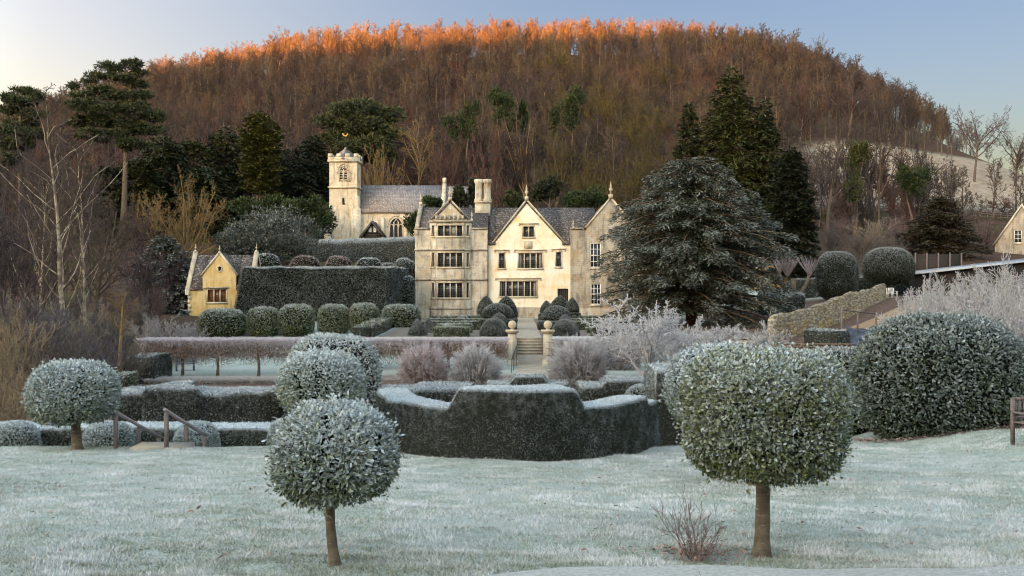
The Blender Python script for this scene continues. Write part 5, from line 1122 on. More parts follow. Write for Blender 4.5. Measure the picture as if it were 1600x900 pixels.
# ------------------------------------------------------------------ evergreen trees
def conifer(label, px, Y, pyt, halfw, mat, nb=220, cards_n=40000, droop=.25, up=.1, prof=None, L=.42, W=.13, f0=.0, f1=.0, z0=None, name='conifer', t0=.06, seed=0, trunk=.35, bark='bark', hang=.35, group=None, asym=None, cat='conifer', lw=.22):
    x = XX(px, Y); gz = g(x, Y) if z0 is None else z0; H = ZZ(pyt, Y) - gz; Rm = halfw * Y / F; C = thing(name, label, cat, (x, Y, gz), group)
    prof = prof or (lambda t: (1 - t) ** .8 * (.75 + .25 * np.minimum(1, t * 8)) + .03)
    t = t0 + (1 - t0) * np.sort(rs.rand(nb)) ** .9; az = np.arange(nb) * 2.399 + rs.rand(nb) * .6
    ln = Rm * prof(t) * (.72 + .42 * rs.rand(nb)); d = np.stack([np.cos(az), np.sin(az), np.zeros(nb)], 1)
    if asym is not None: ln = ln * asym(d, t)
    base = np.stack([np.full(nb, x), np.full(nb, Y), gz + H * .97 * t], 1); u_ = up * (1 + .6 * rs.normal(size=nb) * .4); dr = droop * (.7 + .6 * rs.rand(nb))
    def pos(i, s): return base[i] + d[i] * (ln[i] * s)[:, None] + np.stack([0 * s, 0 * s, ln[i] * (u_[i] * s - dr[i] * s * s)], 1)
    mb = MB(); tube(mb, [(x, Y, gz - .2), (x + .1, Y, gz + H * .4), (x, Y, gz + H * .97)], [trunk, trunk * .7, .04], 8); mb.build('trunk', M[bark], C)
    mb = MB(); ib = np.arange(nb)
    for a, b_ in ((0., .35), (.35, .7), (.7, 1.)): cones(mb, pos(ib, np.full(nb, a)), pos(ib, np.full(nb, b_)), .02 + .018 * ln * (1 - a), .015 + .018 * ln * (1 - b_), 4, 1)
    wgt = np.cumsum(ln ** 1.3); i = np.searchsorted(wgt / wgt[-1], rs.rand(cards_n)); i = np.clip(i, 0, nb - 1); s = 1 - .85 * rs.rand(cards_n) ** 1.25
    P = pos(i, s); lat = np.stack([-d[i][:, 1], d[i][:, 0], np.zeros(cards_n)], 1); q = rs.normal(size=cards_n) * .5
    wid = ln[i] * lw * (1.15 - s) + .12; P = P + lat * (q * wid)[:, None]; P[:, 2] -= np.abs(q) * wid * .35 + hang * rs.rand(cards_n) ** 2 * .8
    P = P + rnd_dir(cards_n) * .06
    D = d[i] * .8 + lat * (np.sign(q) * .6)[:, None] + rnd_dir(cards_n) * .45; D[:, 2] -= hang * 1.2 * rs.rand(cards_n) - .12
    Nh = rnd_dir(cards_n) * .6; Nh[:, 2] += 1
    topness = np.clip(1 - (np.abs(q) * .35 + hang * .5 * rs.rand(cards_n)), 0, 1)
    fr = np.where(f1 > 0, f0 + f1 * ss(.5, 1.0, s) * topness + .12 * rs.normal(size=cards_n), 0) if f1 > 0 else np.zeros(cards_n)
    cl = np.clip(.45 + .4 * np.sin(i * 1.7) * .6 + .25 * rs.normal(size=cards_n), 0, 1)
    cards(mb, P, D, Nh, L * (.6 + .8 * rs.rand(cards_n)), W * (.7 + .6 * rs.rand(cards_n)), np.clip(fr, 0, 1), cl, 'quad', edge=.15 if f1 > 0 else 0.)
    mb.build('crown', [M[mat], M['bark']], C); return C

def pad_tree(label, px, Y, pads, mat, trunk_base=None, trunk=.35, bark='bark', n=5200, L=.45, W=.14, f0=0., f1=0., name='pine_tree', z0=None, rag=1.0, cat='tree', limbs=True, ivy=None, kind='quad', lumps=9, xyk=1.0):
    """pads: (px, py, half width px, half height px) foliage masses, each made of ragged lumps"""
    bx = px if trunk_base is None else trunk_base; x = XX(bx, Y); gz = g(x, Y) if z0 is None else z0; C = thing(name, label, cat, (x, Y, gz)); mb = MB(); tp = min(pads, key=lambda p: p[1])
    axis = lambda z: np.array((x + (XX(tp[0], Y) - x) * np.clip((z - gz) / (ZZ(tp[1], Y) - gz), 0, 1) ** 1.5, Y, z))
    T = np.linspace(0, 1, 9); zt = ZZ(tp[1], Y); tube(mb, [axis(gz - .2 + (zt - gz) * t) + (.12 * math.sin(t * 7), .1 * math.sin(t * 5), 0) for t in T], [trunk * (1.15 - .95 * t) for t in T], 8)
    A = []; B = []
    for (a, b_, w, h) in pads:
        c = np.array((XX(a, Y), Y + rs.normal() * w * Y / F * .35, ZZ(b_, Y))); s = axis(max(gz + 1, c[2] - abs(c[0] - x) * .5 - h * Y / F * .6)); A.append(s); B.append(c)
    mb.build('trunk', M[bark], C)
    if limbs: mb = MB(); cones(mb, A, B, trunk * .35, .05, 6); mb.build('limb', M[bark], C)
    mb = MB(); tot = sum(w * h for _, _, w, h in pads)
    for (a, b_, w, h), c in zip(pads, B):
        k = max(300, int(n * w * h / tot)); wr, hr = w * Y / F, h * Y / F; nl = lumps
        lc = c + rnd_dir(nl) * np.array((wr, wr * .8 * xyk, hr)) * (.45 + .45 * rs.rand(nl))[:, None]; lr = (.32 + .3 * rs.rand(nl)) * (.3 + .7 * rag)
        j = rs.randint(0, nl, k); dd = rnd_dir(k); P = lc[j] + dd * np.array((wr, wr * .9, hr * 1.1)) * (lr[j] * (.55 + .5 * rs.rand(k)))[:, None]
        D = dd + rnd_dir(k) * .8; D[:, 2] += .2; Nh = dd * .6 + rnd_dir(k) * .7; fr = np.clip(f0 + f1 * dd[:, 2] + .12 * rs.normal(size=k), 0, 1) if (f0 or f1) else np.zeros(k)
        cards(mb, P, D, Nh, L * (.6 + .8 * rs.rand(k)), W * (.7 + .6 * rs.rand(k)), fr, np.clip(.35 + .3 * np.sin(j * 2.1) + .3 * dd[:, 2] + .2 * rs.normal(size=k), 0, 1), kind, edge=.15 if (f0 or f1) else 0.)
    mb.build('crown', M[mat], C); return C

# ------------------------------------------------------------------ the wood on the hill
def wood():
    protos = []; hid = bpy.data.collections.new('wood_kinds')
    for k, (kind, seed) in enumerate((('beech', 1), ('beech', 2), ('beech', 3), ('oak', 4), ('oak', 5), ('pole', 6), ('pole', 7), ('fan', 8), ('oak', 9))):
        sg = tree_segs(kind, seed, over={1: dict(n=12)} if kind == 'fan' else None); mb = MB(); emit(mb, sg, lambda l: l == 0, .07, sides=5, m=1)
        emit(mb, sg, lambda l: l == 1, .04); emit(mb, sg, lambda l: l >= 2, .026 if kind != 'oak' else .024)
        o = mb.build('bare_tree', [M[('wbrown', 'wgrey', 'wbrown', 'wbrown', 'wpurple', 'wgrey', 'wbrown', 'wred', 'wolive')[k]], M['wtrunk']]); COL.objects.unlink(o); hid.objects.link(o); protos.append(o)
    pts = []; st = 4.8; rr = np.random.RandomState(21)
    for Y in np.arange(158, 335, st * .9):
        for X in np.arange(-.66 * Y - 10, .60 * Y + 10, st):
            x = X + rr.uniform(-2.4, 2.4); y = Y + rr.uniform(-2.2, 2.2); u = x / y; px = 800 + u * F
            if u > .27 + .004 * math.sin(y * .6) and 176 < y < 230 + (u - .44) * 80: continue
            if y > 220 and rr.rand() < .86 * float(ss(1400, 1540, px)): continue
            
            if u > .28 and y <= 176 and rr.rand() < .6: continue
            if y > 318 and rr.rand() < .3: continue
            pts.append((x, y))
    pts = np.array(pts); hs = 10.2 + 5.0 * rr.rand(len(pts)); hs = hs * (1 + .12 * snoise(np.stack([pts[:, 0], pts[:, 1], 0 * pts[:, 0]], 1), .06))
    hs *= 1 - .34 * ss(540, 700, pts[:, 0] / pts[:, 1] * F); hi = (pts[:, 1] > 280) & (pts[:, 0] / pts[:, 1] * F < 670); hs[hi] = 10.2 + 2.2 * rr.rand(hi.sum())
    kinds = rr.choice(8, len(pts), p=[.2, .19, .19, .07, .06, .13, .12, .04]); rot = rr.uniform(0, 6.28, len(pts)); wid = rr.uniform(.75, 1.1, len(pts)); wid[hi] *= 1.25; kinds[hi & (kinds > 4)] = 1; ol = (pts[:, 0] / pts[:, 1] * F + 800 > 850) & (pts[:, 0] / pts[:, 1] * F + 800 < 1080) & (pts[:, 1] < 262) & (rr.rand(len(pts)) < .22); kinds[ol] = 8; gz = G(pts[:, 0], pts[:, 1])
    px = 800 + pts[:, 0] / pts[:, 1] * F; crest = (pts[:, 1] > 296) & (pts[:, 1] < 312) & (px > 240) & (px < 1200)
    front = (pts[:, 1] < 182) & (px > 150) & (px < 1310) & ~((px > 650) & (px < 940) & (pts[:, 1] < 150))
    left = (px < 240) & (pts[:, 1] < 240); right = (px > 1300) & (pts[:, 1] > 225) & (pts[:, 1] < 285)
    order = np.argsort(pts[:, 1] + 200 * ~(crest | front | left | right)); chosen = np.zeros(len(pts), bool)
    for mask, cap in ((front, 110), (crest, 95), (left, 45), (right, 45)):
        ids = np.where(mask & ~chosen)[0]; ids = ids[np.argsort(pts[ids, 1])][:cap] if mask is not crest else rr.permutation(ids)[:cap]; chosen[ids] = True
    for i in np.where(chosen)[0]:
        if crest[i]: lab = 'bare tree on the crest of the wooded hill catching orange sunrise light'
        elif left[i]: lab = 'bare dark tree low on the left flank of the wooded hill'
        elif right[i]: lab = 'bare brown tree on the right shoulder of the hill above the frosty field'
        else: lab = 'bare brown tree in shade along the lower edge of the hillside wood'
        o = protos[kinds[i]].copy(); COL.objects.link(o); o.location = (pts[i, 0], pts[i, 1], gz[i] - .1); o.rotation_euler = (0, 0, rot[i]); s = hs[i] / 10; o.scale = (s * wid[i], s * wid[i], s); tag(o, lab, 'tree', lab.split(' catching')[0].replace('bare tree', 'bare trees').replace('bare dark tree', 'bare dark trees').replace('bare brown tree', 'bare brown trees'))
    k = ~chosen; P = np.stack([pts[k, 0], pts[k, 1], gz[k] - .1], 1); n = len(P); print('wood', len(pts), n)
    me = bpy.data.meshes.new('hillside_wood'); me.vertices.add(n); me.vertices.foreach_set('co', P.astype(np.float32).ravel())
    a = me.attributes.new('rot', 'FLOAT_VECTOR', 'POINT'); a.data.foreach_set('vector', np.stack([0 * rot[k], 0 * rot[k], rot[k]], 1).astype(np.float32).ravel())
    s = hs[k] / 10; a = me.attributes.new('scl', 'FLOAT_VECTOR', 'POINT'); a.data.foreach_set('vector', np.stack([s * wid[k], s * wid[k], s], 1).astype(np.float32).ravel())
    a = me.attributes.new('kin', 'INT', 'POINT'); a.data.foreach_set('value', kinds[k].astype(np.int32))
    o = bpy.data.objects.new('hillside_wood', me); COL.objects.link(o); tag(o, 'leafless brown wood covering the hill behind the house', 'wood', kind='stuff')
    ng = bpy.data.node_groups.new('wood_trees', 'GeometryNodeTree'); ng.interface.new_socket('Geometry', in_out='INPUT', socket_type='NodeSocketGeometry'); ng.interface.new_socket('Geometry', in_out='OUTPUT', socket_type='NodeSocketGeometry')
    gi = ng.nodes.new('NodeGroupInput'); go = ng.nodes.new('NodeGroupOutput'); ci = ng.nodes.new('GeometryNodeCollectionInfo'); ci.inputs['Collection'].default_value = hid; ci.inputs['Separate Children'].default_value = True; ci.inputs['Reset Children'].default_value = True
    ip = ng.nodes.new('GeometryNodeInstanceOnPoints'); ip.inputs['Pick Instance'].default_value = True
    def na(nm, dt): q = ng.nodes.new('GeometryNodeInputNamedAttribute'); q.data_type = dt; q.inputs['Name'].default_value = nm; return next(o_ for o_ in q.outputs if o_.enabled and o_.name == 'Attribute')
    L = ng.links; L.new(gi.outputs[0], ip.inputs['Points']); L.new(ci.outputs[0], ip.inputs['Instance']); L.new(na('kin', 'INT'), ip.inputs['Instance Index']); L.new(na('rot', 'FLOAT_VECTOR'), ip.inputs['Rotation']); L.new(na('scl', 'FLOAT_VECTOR'), ip.inputs['Scale']); L.new(ip.outputs[0], go.inputs[0])
    md = o.modifiers.new('trees', 'NODES'); md.node_group = ng
wood()

# individual leafless trees behind the house and church
for a in (
 ('broad reddish twiggy tree behind the manor chimneys', 768, 150, 200, 42, 'apple', 11, 'wred', 'wgrey'), ('purplish twiggy tree behind the church chancel', 700, 156, 205, 36, 'apple', 12, 'wred', 'wgrey'),
 ('pale stemmed twiggy tree directly right of the church tower', 592, 152, 222, 34, 'fan', 13, 'wtan', 'wtan'), ('tall tan bare tree above the church nave roof', 645, 158, 180, 38, 'beech', 2, 'wtan', 'wgrey'),
 ('pale trunked bare tree leaning out of the wood above the manor', 824, 160, 165, 30, 'oak', 5, 'wgrey', 'wtan'), ('bare grey tree left of the ivy clad trunks on the hillside', 740, 168, 118, 42, 'oak', 4, 'wgrey', 'wgrey'),
 ('olive green twiggy tree right of the cream gable', 985, 132, 220, 56, 'apple', 14, 'wolive', 'wolive'), ('smaller olive twiggy tree behind the right wing of the house', 918, 138, 238, 44, 'apple', 15, 'wolive', 'wolive'),
 ('bare grey tree behind the clock side of the nave above the yews', 840, 146, 232, 30, 'fan', 16, 'wgrey', 'wgrey'), ('spreading bare tree alone in the frosty field near the right edge', 1522, 205, 160, 48, 'oak', 17, 'wpurple', 'wpurple'),
 ('bare tree at the right edge of the frosty field', 1586, 205, 196, 40, 'oak', 18, 'wbrown', 'wbrown'), ('tall bare tree with ivy on its trunk left of the frosty field', 1330, 150, 140, 44, 'oak', 19, 'wbrown', 'wbrown'),
 ('twin stemmed bare tree before the frosty field', 1372, 148, 128, 44, 'oak', 20, 'wbrown', 'wgrey'), ('bare tree with dark ivy crown in front of the fence', 1432, 150, 170, 40, 'oak', 21, 'wbrown', 'wbrown'), ('bare brown tree between the dark conifer and the fence', 1292, 140, 170, 38, 'beech', 3, 'wbrown', 'wgrey'),
 ('round dark bush by the fence at the right', 1566, 172, 298, 30, 'apple', 22, 'wred', 'wbrown'),
 ('tan golden willowy bush above the garden house', 288, 112, 262, 62, 'apple', 23, 'wtan', 'wtan'), ('second tan willowy bush left of the golden one', 236, 116, 300, 40, 'apple', 24, 'wtan', 'wgrey'),
 ('purple twiggy bush with frosted edge left of the garden house', 232, 88, 418, 34, 'fan', 25, 'wpurple', 'wpurple'),
 ('slim pale young tree left of the pleached hedge', 187, 58, 452, 30, 'pole', 26, 'wtan', 'wtan')):
    lab, px, Y, pyt, hw, kind, seed, mt, bk = a; bare(lab.replace('behind the clock side of the nave above the yews', 'standing above the small dark yews right of the chimneys'), px, Y, pyt, hw, kind, seed, mt, bk, minr=.017)
# the thicket on the left
th = [(10, 62, 330, 60), (62, 75, 300, 60), (150, 80, 330, 55), (205, 86, 360, 40), (20, 95, 240, 55), (80, 100, 235, 60), (140, 105, 260, 50), (-20, 80, 260, 60), (170, 96, 300, 45), (40, 120, 200, 60), (110, 122, 190, 60), (-10, 112, 200, 60), (215, 105, 320, 36), (250, 96, 380, 32)]
for k, (px, Y, t, hw) in enumerate(th):
    bare('bare purplish tree in the dense thicket at the left edge', px, Y, t, hw, ('oak', 'fan', 'beech')[k % 3], 30 + k % 6, ('wpurple', 'wpurple', 'wgrey')[k % 3], minr=.02, group='bare trees of the thicket at the left edge')
lo = [(15, 48, 470, 70, 'wtan'), (-20, 40, 500, 60, 'wtan'), (75, 52, 480, 50, 'wpurple'), (140, 56, 500, 45, 'wpurple'), (50, 44, 540, 46, 'wgrey'), (30, 36, 560, 50, 'wtan'), (110, 50, 530, 48, 'wgrey'), (185, 62, 520, 36, 'wpurple'), (215, 68, 520, 30, 'wfrost'), (235, 74, 488, 36, 'wfrost'), (275, 76, 500, 30, 'wfrost'), (300, 80, 503, 22, 'wfrost'), (150, 70, 470, 44, 'wgrey'), (195, 76, 455, 40, 'wpurple'), (90, 66, 455, 46, 'wgrey'), (40, 60, 440, 50, 'wpurple'), (120, 82, 430, 46, 'wpurple'), (60, 56, 560, 40, 'wgrey'), (165, 50, 560, 30, 'wgrey'), (205, 54, 530, 30, 'wgrey'), (-5, 34, 590, 60, 'wtan'), (70, 40, 585, 50, 'wtan'), (240, 84, 440, 34, 'wred')]
for k, (px, Y, t, hw, mt) in enumerate(lo):
    bare('leafless twiggy bush massed at the foot of the left thicket', px, Y, t, hw, 'fan', 40 + k % 4, mt, minr=.011, fr=.25 if mt == 'wfrost' else 0.06, group='brown bushes of the left thicket', name='hazel_bush', cat='bush')
for k, (px, Y, t, hw) in enumerate([(25, 60, 455, 46), (75, 58, 470, 44), (128, 62, 470, 44), (165, 64, 480, 36), (50, 50, 510, 46), (105, 54, 505, 40), (150, 52, 530, 36), (200, 66, 500, 32), (225, 78, 470, 34), (175, 84, 430, 40)]):
    bare('rounded leafless bush in the undergrowth below the silver birches', px, Y, t, hw, 'apple', 74 + k % 4, ('wgrey', 'wpurple', 'wtan', 'wgrey', 'wred')[k % 5], minr=.013, fr=.12, group='rounded bushes below the silver birches', name='undergrowth_bush', cat='bush')
bare('thin young birch standing left of the large birch', 60, 70, 250, 50, 'birch', 53, 'wgrey', 'birch', minr=.018)
bare('large silver birch with spotted pale trunk and long rising branches', 106, 62, 150, 110, 'birch', 51, 'wgrey', 'birch', minr=.02)
bare('slimmer silver birch just right of the large birch', 134, 66, 205, 66, 'birch', 52, 'wgrey', 'birch', minr=.02)
# frosted fruit trees and right hand shrubs
for a in (('white frosted spreading fruit tree in front of the manor right wing', 1008, 50, 466, 84, 'apple', 61, .5), ('smaller frosted fruit tree in front of the big conifer', 1092, 52, 500, 58, 'apple', 62, .44), ('low frosted twiggy shrub left of the garden wall', 1160, 50, 515, 44, 'apple', 63, .42), ('white frosted fruit tree filling the gap between its two larger neighbours', 1055, 54, 490, 54, 'apple', 65, .46), ('frosted bush at the near end of the rubble garden wall', 1200, 60, 500, 30, 'apple', 66, .40), ('frosted tangle of twigs left of the rubble garden wall end', 1135, 62, 505, 44, 'apple', 67, .42),
          ('frosted twiggy fruit tree nearest to the right gate pier', 945, 55, 515, 42, 'apple', 64, .46)):
    bare(a[0], *a[1:7], 'wfrost', minr=.017, fr=a[7], name='fruit_tree')
for k, (px, Y, t, hw) in enumerate([(1460, 46, 425, 60), (1520, 44, 415, 62), (1585, 42, 392, 60), (1630, 40, 400, 60), (1420, 50, 452, 46), (1555, 50, 440, 60), (1490, 52, 445, 55), (1600, 54, 420, 60), (1440, 56, 440, 50), (1500, 60, 425, 55), (1570, 62, 415, 60), (1620, 46, 430, 60), (1545, 38, 450, 60), (1605, 37, 450, 60)]):
    bare('white frosted bare shrub massed behind the huge evergreen bush', px, Y, t, hw, ('fan', 'apple')[k % 2], 70 + k % 4, 'wfrost', minr=.0125, fr=.36, group='frosted bare shrubs behind the huge bush', name='frosted_shrub', cat='shrub')
for k, (px, Y, t, hw, mt) in enumerate([(1300, 128, 350, 30, 'wbrown'), (1345, 125, 362, 34, 'wgrey'), (1390, 122, 368, 30, 'wbrown'), (1425, 132, 345, 34, 'wbrown'), (1275, 120, 385, 24, 'wgrey'), (1325, 116, 392, 26, 'wbrown'), (1365, 135, 340, 30, 'wtan'), (1315, 140, 330, 30, 'wred'), (1505, 134, 350, 34, 'wbrown'), (1540, 140, 340, 34, 'wred'), (1400, 140, 335, 28, 'wred'), (1455, 140, 335, 30, 'wgrey')]):
    bare('brown leafless scrub bush on the bank below the field fence', px, Y, t, hw, 'fan', 40 + k % 4, mt, minr=.02, fr=.12, group='scrub bushes on the bank below the fence', name='scrub_bush', cat='bush')
for k, (px, Y, t, hw, kd) in enumerate([(1300, 158, 236, 34, 'apple'), (1345, 162, 225, 36, 'oak'), (1392, 158, 232, 38, 'apple'), (1440, 160, 246, 36, 'apple'), (1470, 166, 256, 30, 'oak'), (1415, 150, 268, 34, 'fan'), (1352, 150, 275, 32, 'fan'), (1500, 160, 286, 34, 'apple'), (1318, 148, 288, 28, 'apple')]):
    bare('tangled bare brown tree in the belt along the foot of the frosty field', px, Y, t, hw, kd, 40 + k % 4, ('wbrown', 'wgrey', 'wred')[k % 3], minr=.03, fr=.05, group='bare trees in the belt below the frosty field')
for k, (px, Y, t, hw) in enumerate([(1450, 66, 432, 40), (1500, 70, 424, 44), (1548, 72, 418, 44), (1595, 70, 412, 44), (1625, 60, 410, 50), (1475, 58, 440, 44), (1525, 56, 432, 46), (1575, 58, 424, 46)]):
    bare('white frosted bare shrub massed behind the huge evergreen bush', px, Y, t, hw, ('apple', 'fan')[k % 2], 70 + k % 4, 'wfrost', minr=.015, fr=.32, group='frosted bare shrubs behind the huge bush', name='frosted_shrub', cat='shrub')
# small twiggy sapling on the lawn
def sapling():
    x, y = XX(1087, 11.3), 11.3; gz = g(x, y); C = thing('bare_sapling', 'small leafless twiggy sapling on the lawn beside the largest lollipop trunk', 'sapling', (x, y, gz)); out = []; rng = random.Random(5)
    sp_ = [dict(seg=5, wob=.08, tip=.35, up=.03), dict(n=5, t0=.2, ang=(20, 50), lr=(.3, .5), seg=3, wob=.12, up=.04), dict(n=3, t0=.2, ang=(20, 50), lr=(.35, .6), seg=2, wob=.15)]
    for i in range(17): a = rng.random() * 6.28; t = rng.uniform(.05, .75); grow(rng, (x + .05 * math.cos(a), y + .05 * math.sin(a), gz - .03), vnorm((math.cos(a) * t, math.sin(a) * t, 1)), rng.uniform(.35, .78), .005, sp_, 0, out)
    lev = np.array([o[0] for o in out]); mb = MB(); cones(mb, [o[1] for o in out], [o[2] for o in out], np.maximum([o[3] for o in out], .0028), np.maximum([o[4] for o in out], .0022), 4, 0, .05, .25, .4); mb.build('stem', M['wred'], C)
    mb = MB(); n = 150; P = np.array((x, y, gz)) + rs.normal(size=(n, 3)) * (.16, .12, .05); P[:, 2] = gz + np.abs(P[:, 2] - gz) + .01; cards(mb, P, rnd_dir(n), rnd_dir(n), .05, .03, .12, rs.rand(n), 'leaf'); mb.build('dead_leaf', M['beech'], C)['kind'] = 'stuff'
sapling()
# pollard with pink shoots
def pollard():
    Y = 98; x = XX(1240, Y); gz = g(x, Y); C = thing('pollard_tree', 'pollarded tree with cut forked limbs and a tuft of pink shoots', 'tree', (x, Y, gz)); mb = MB()
    for dx, dz, t in ((-1.4, 3.2, .22), (0, 2.6, .28), (1.5, 3.0, .2)): tube(mb, [(x, Y, gz - .1), (x + dx * .35, Y, gz + 1.0), (x + dx * .8, Y, gz + 2.0), (x + dx, Y, gz + dz)], [t * 1.2, t, t * .9, t * .75], 8)
    mb.build('trunk', M['bark'], C); mb = MB(); n = 150
    for dx, dz, k in ((-.6, 3.0, 170), (-1.4, 3.2, 40), (1.5, 3.0, 40)): B = np.array((x + dx, Y, gz + dz)) + rnd_dir(k) * .2; D = rnd_dir(k) * .7; D[:, 2] = 1; cones(mb, B, B + D * (.8 + 1.0 * rs.rand(k))[:, None], .03, .012, 3, 0, .25, .45, rs.rand(k))
    mb.build('shoot', M['wpink'], C)
pollard()

# ------------------------------------------------------------------ evergreens
conifer('huge spreading dark conifer with drooping frost tipped branches before the house', 1081, 86, 238, 147, 'confr', nb=330, cards_n=115000, droop=.28, up=.16, L=.34, W=.10, f0=-.22, f1=.62, t0=.08, trunk=.55, bark='redbark', hang=.55, lw=.26,
        prof=lambda t: np.interp(t, [0, .1, .38, .54, .65, .73, .81, .9, .96, 1], [.9, 1.0, .97, .94, .88, .78, .66, .48, .36, .2]))
conifer('tallest dark conifer rising behind the huge frosted one', 1143, 126, 92, 78, 'conifo', nb=260, cards_n=42000, droop=.35, up=.05, L=.55, W=.2, prof=lambda t: np.interp(t, [0, .2, .5, .8, .93, 1], [.8, 1, .85, .5, .25, .05]), hang=.6)
conifer('dark drooping conifer left of the tallest one', 1076, 128, 150, 52, 'conif', nb=180, cards_n=22000, droop=.35, L=.55, W=.2, hang=.6); conifer('dark conifer just right of the tallest one', 1196, 124, 142, 58, 'conif', nb=180, cards_n=22000, droop=.35, L=.55, W=.2, hang=.6)
conifer('dense blackish spruce right of the huge frosted conifer', 1236, 112, 222, 40, 'conifd', nb=230, cards_n=36000, droop=.25, L=.45, W=.17, prof=lambda t: np.interp(t, [0, .3, .7, .9, 1], [.95, 1, .85, .5, .08]))
conifer('brownish spreading conifer shrub below the fence at the right', 1468, 126, 302, 72, 'conifb', nb=140, cards_n=16000, droop=.2, L=.5, W=.16, prof=lambda t: np.interp(t, [0, .3, .7, 1], [1, .9, .6, .1]), name='conifer')
conifer('frosted blue green spruce left of the garden house', 258, 98, 362, 66, 'confr', nb=170, cards_n=32000, droop=.28, L=.45, W=.15, f0=-.05, f1=.55, hang=.4, prof=lambda t: np.interp(t, [0, .2, .5, .8, 1], [.9, 1, .85, .5, .08]))
conifer('light olive thuja with a bare lower trunk left of the church tower', 406, 140, 168, 33, 'thuja', nb=170, cards_n=24000, droop=.1, up=.35, t0=.35, L=.5, W=.17, prof=lambda t: np.interp(t, [0, .35, .5, .8, .95, 1], [.3, .7, 1, .95, .55, .1]), trunk=.3)
for k, (px, Y, t, hw, mt, lab) in enumerate([(300, 150, 212, 52, 'conifo', 'dark green conifer left of the olive thuja'), (350, 154, 190, 42, 'conif', 'tall dark conifer touching the olive thuja'), (255, 146, 205, 50, 'conif', 'dark conifer between the tall pine and the tan bush'), (455, 146, 225, 52, 'conifd', 'blackish conifer just left of the church tower'), (215, 140, 240, 52, 'conifo', 'dark green conifer under the tall left pine'), (165, 138, 255, 50, 'conif', 'dark conifer among the bare trees at the left'), (320, 140, 255, 56, 'conif', 'broad dark conifer above the tan willowy bush'), (490, 150, 205, 36, 'conifd', 'narrow dark conifer hidden behind the church tower')]):
    conifer(lab, px, Y, t, hw, mt, nb=140, cards_n=17000, droop=.3, L=.6, W=.22, hang=.5, prof=lambda t: np.interp(t, [0, .25, .6, .85, .95, 1], [.9, 1, .88, .62, .4, .15]))
pad_tree('tall open scots pine on the skyline left of the sunlit crest', 190, 128, [(178, 106, 26, 6), (208, 101, 20, 6), (216, 113, 16, 4), (152, 118, 18, 5), (190, 122, 26, 5), (140, 127, 13, 4), (210, 130, 22, 5), (160, 140, 26, 5), (112, 134, 10, 4), (185, 150, 34, 6), (228, 148, 16, 5), (130, 152, 24, 6), (150, 170, 40, 10), (205, 168, 36, 9), (235, 180, 22, 8), (180, 190, 44, 11), (130, 188, 26, 10), (220, 200, 34, 10), (165, 212, 40, 10), (205, 224, 34, 10)], 'conif', trunk=.40, bark='bark', n=26000, L=.5, W=.13, lumps=22, rag=.25)
pad_tree('dark scots pine at the far left skyline', 30, 128, [(34, 142, 22, 6), (56, 150, 13, 6), (18, 154, 18, 6), (40, 160, 26, 6), (10, 172, 16, 7), (50, 178, 22, 7), (25, 190, 30, 8), (5, 205, 24, 9), (45, 208, 26, 8), (20, 226, 34, 10), (10, 250, 30, 12)], 'conif', trunk=.4, n=16000, L=.5, W=.13, lumps=20, rag=.3)
pad_tree('broad dark pine behind and above the church tower', 560, 165, [(555, 172, 46, 12), (600, 178, 26, 11), (520, 190, 30, 11), (575, 198, 50, 14), (610, 206, 20, 12), (530, 214, 34, 12), (570, 228, 44, 15), (545, 250, 36, 16), (598, 240, 24, 13)], 'conif', trunk=.45, n=22000, L=.6, W=.2, lumps=14)
pad_tree('big dark yew dome with frosted left side above the yew block', 426, 110, [(426, 375, 74, 40), (380, 385, 34, 30), (470, 388, 34, 28), (420, 352, 46, 18)], 'yew', trunk=.5, n=34000, L=.30, W=.11, f0=-.2, f1=.36, name='yew_tree', lumps=26)
pad_tree('pale green laurel bush under the olive thuja', 418, 130, [(400, 325, 36, 16), (438, 322, 26, 15)], 'ivy', n=6000, L=.4, W=.2, name='laurel', cat='bush', lumps=12)
pad_tree('tall green laurel bush against the left side of the church tower', 482, 128, [(470, 330, 24, 26), (495, 345, 22, 30)], 'ivy', n=8000, L=.4, W=.2, name='laurel', cat='bush', lumps=12)
pad_tree('green ivy clad shrub between the church window and the manor', 655, 126, [(662, 340, 20, 22), (645, 352, 14, 18), (672, 326, 14, 12)], 'ivy', n=5000, L=.3, W=.16, name='ivy_bush', cat='bush', lumps=10)
pad_tree('small green bush on the roofline left of the bay gable', 676, 122, [(676, 316, 15, 10)], 'ivy', n=1800, L=.3, W=.16, name='ivy_bush', cat='bush', z0=5)
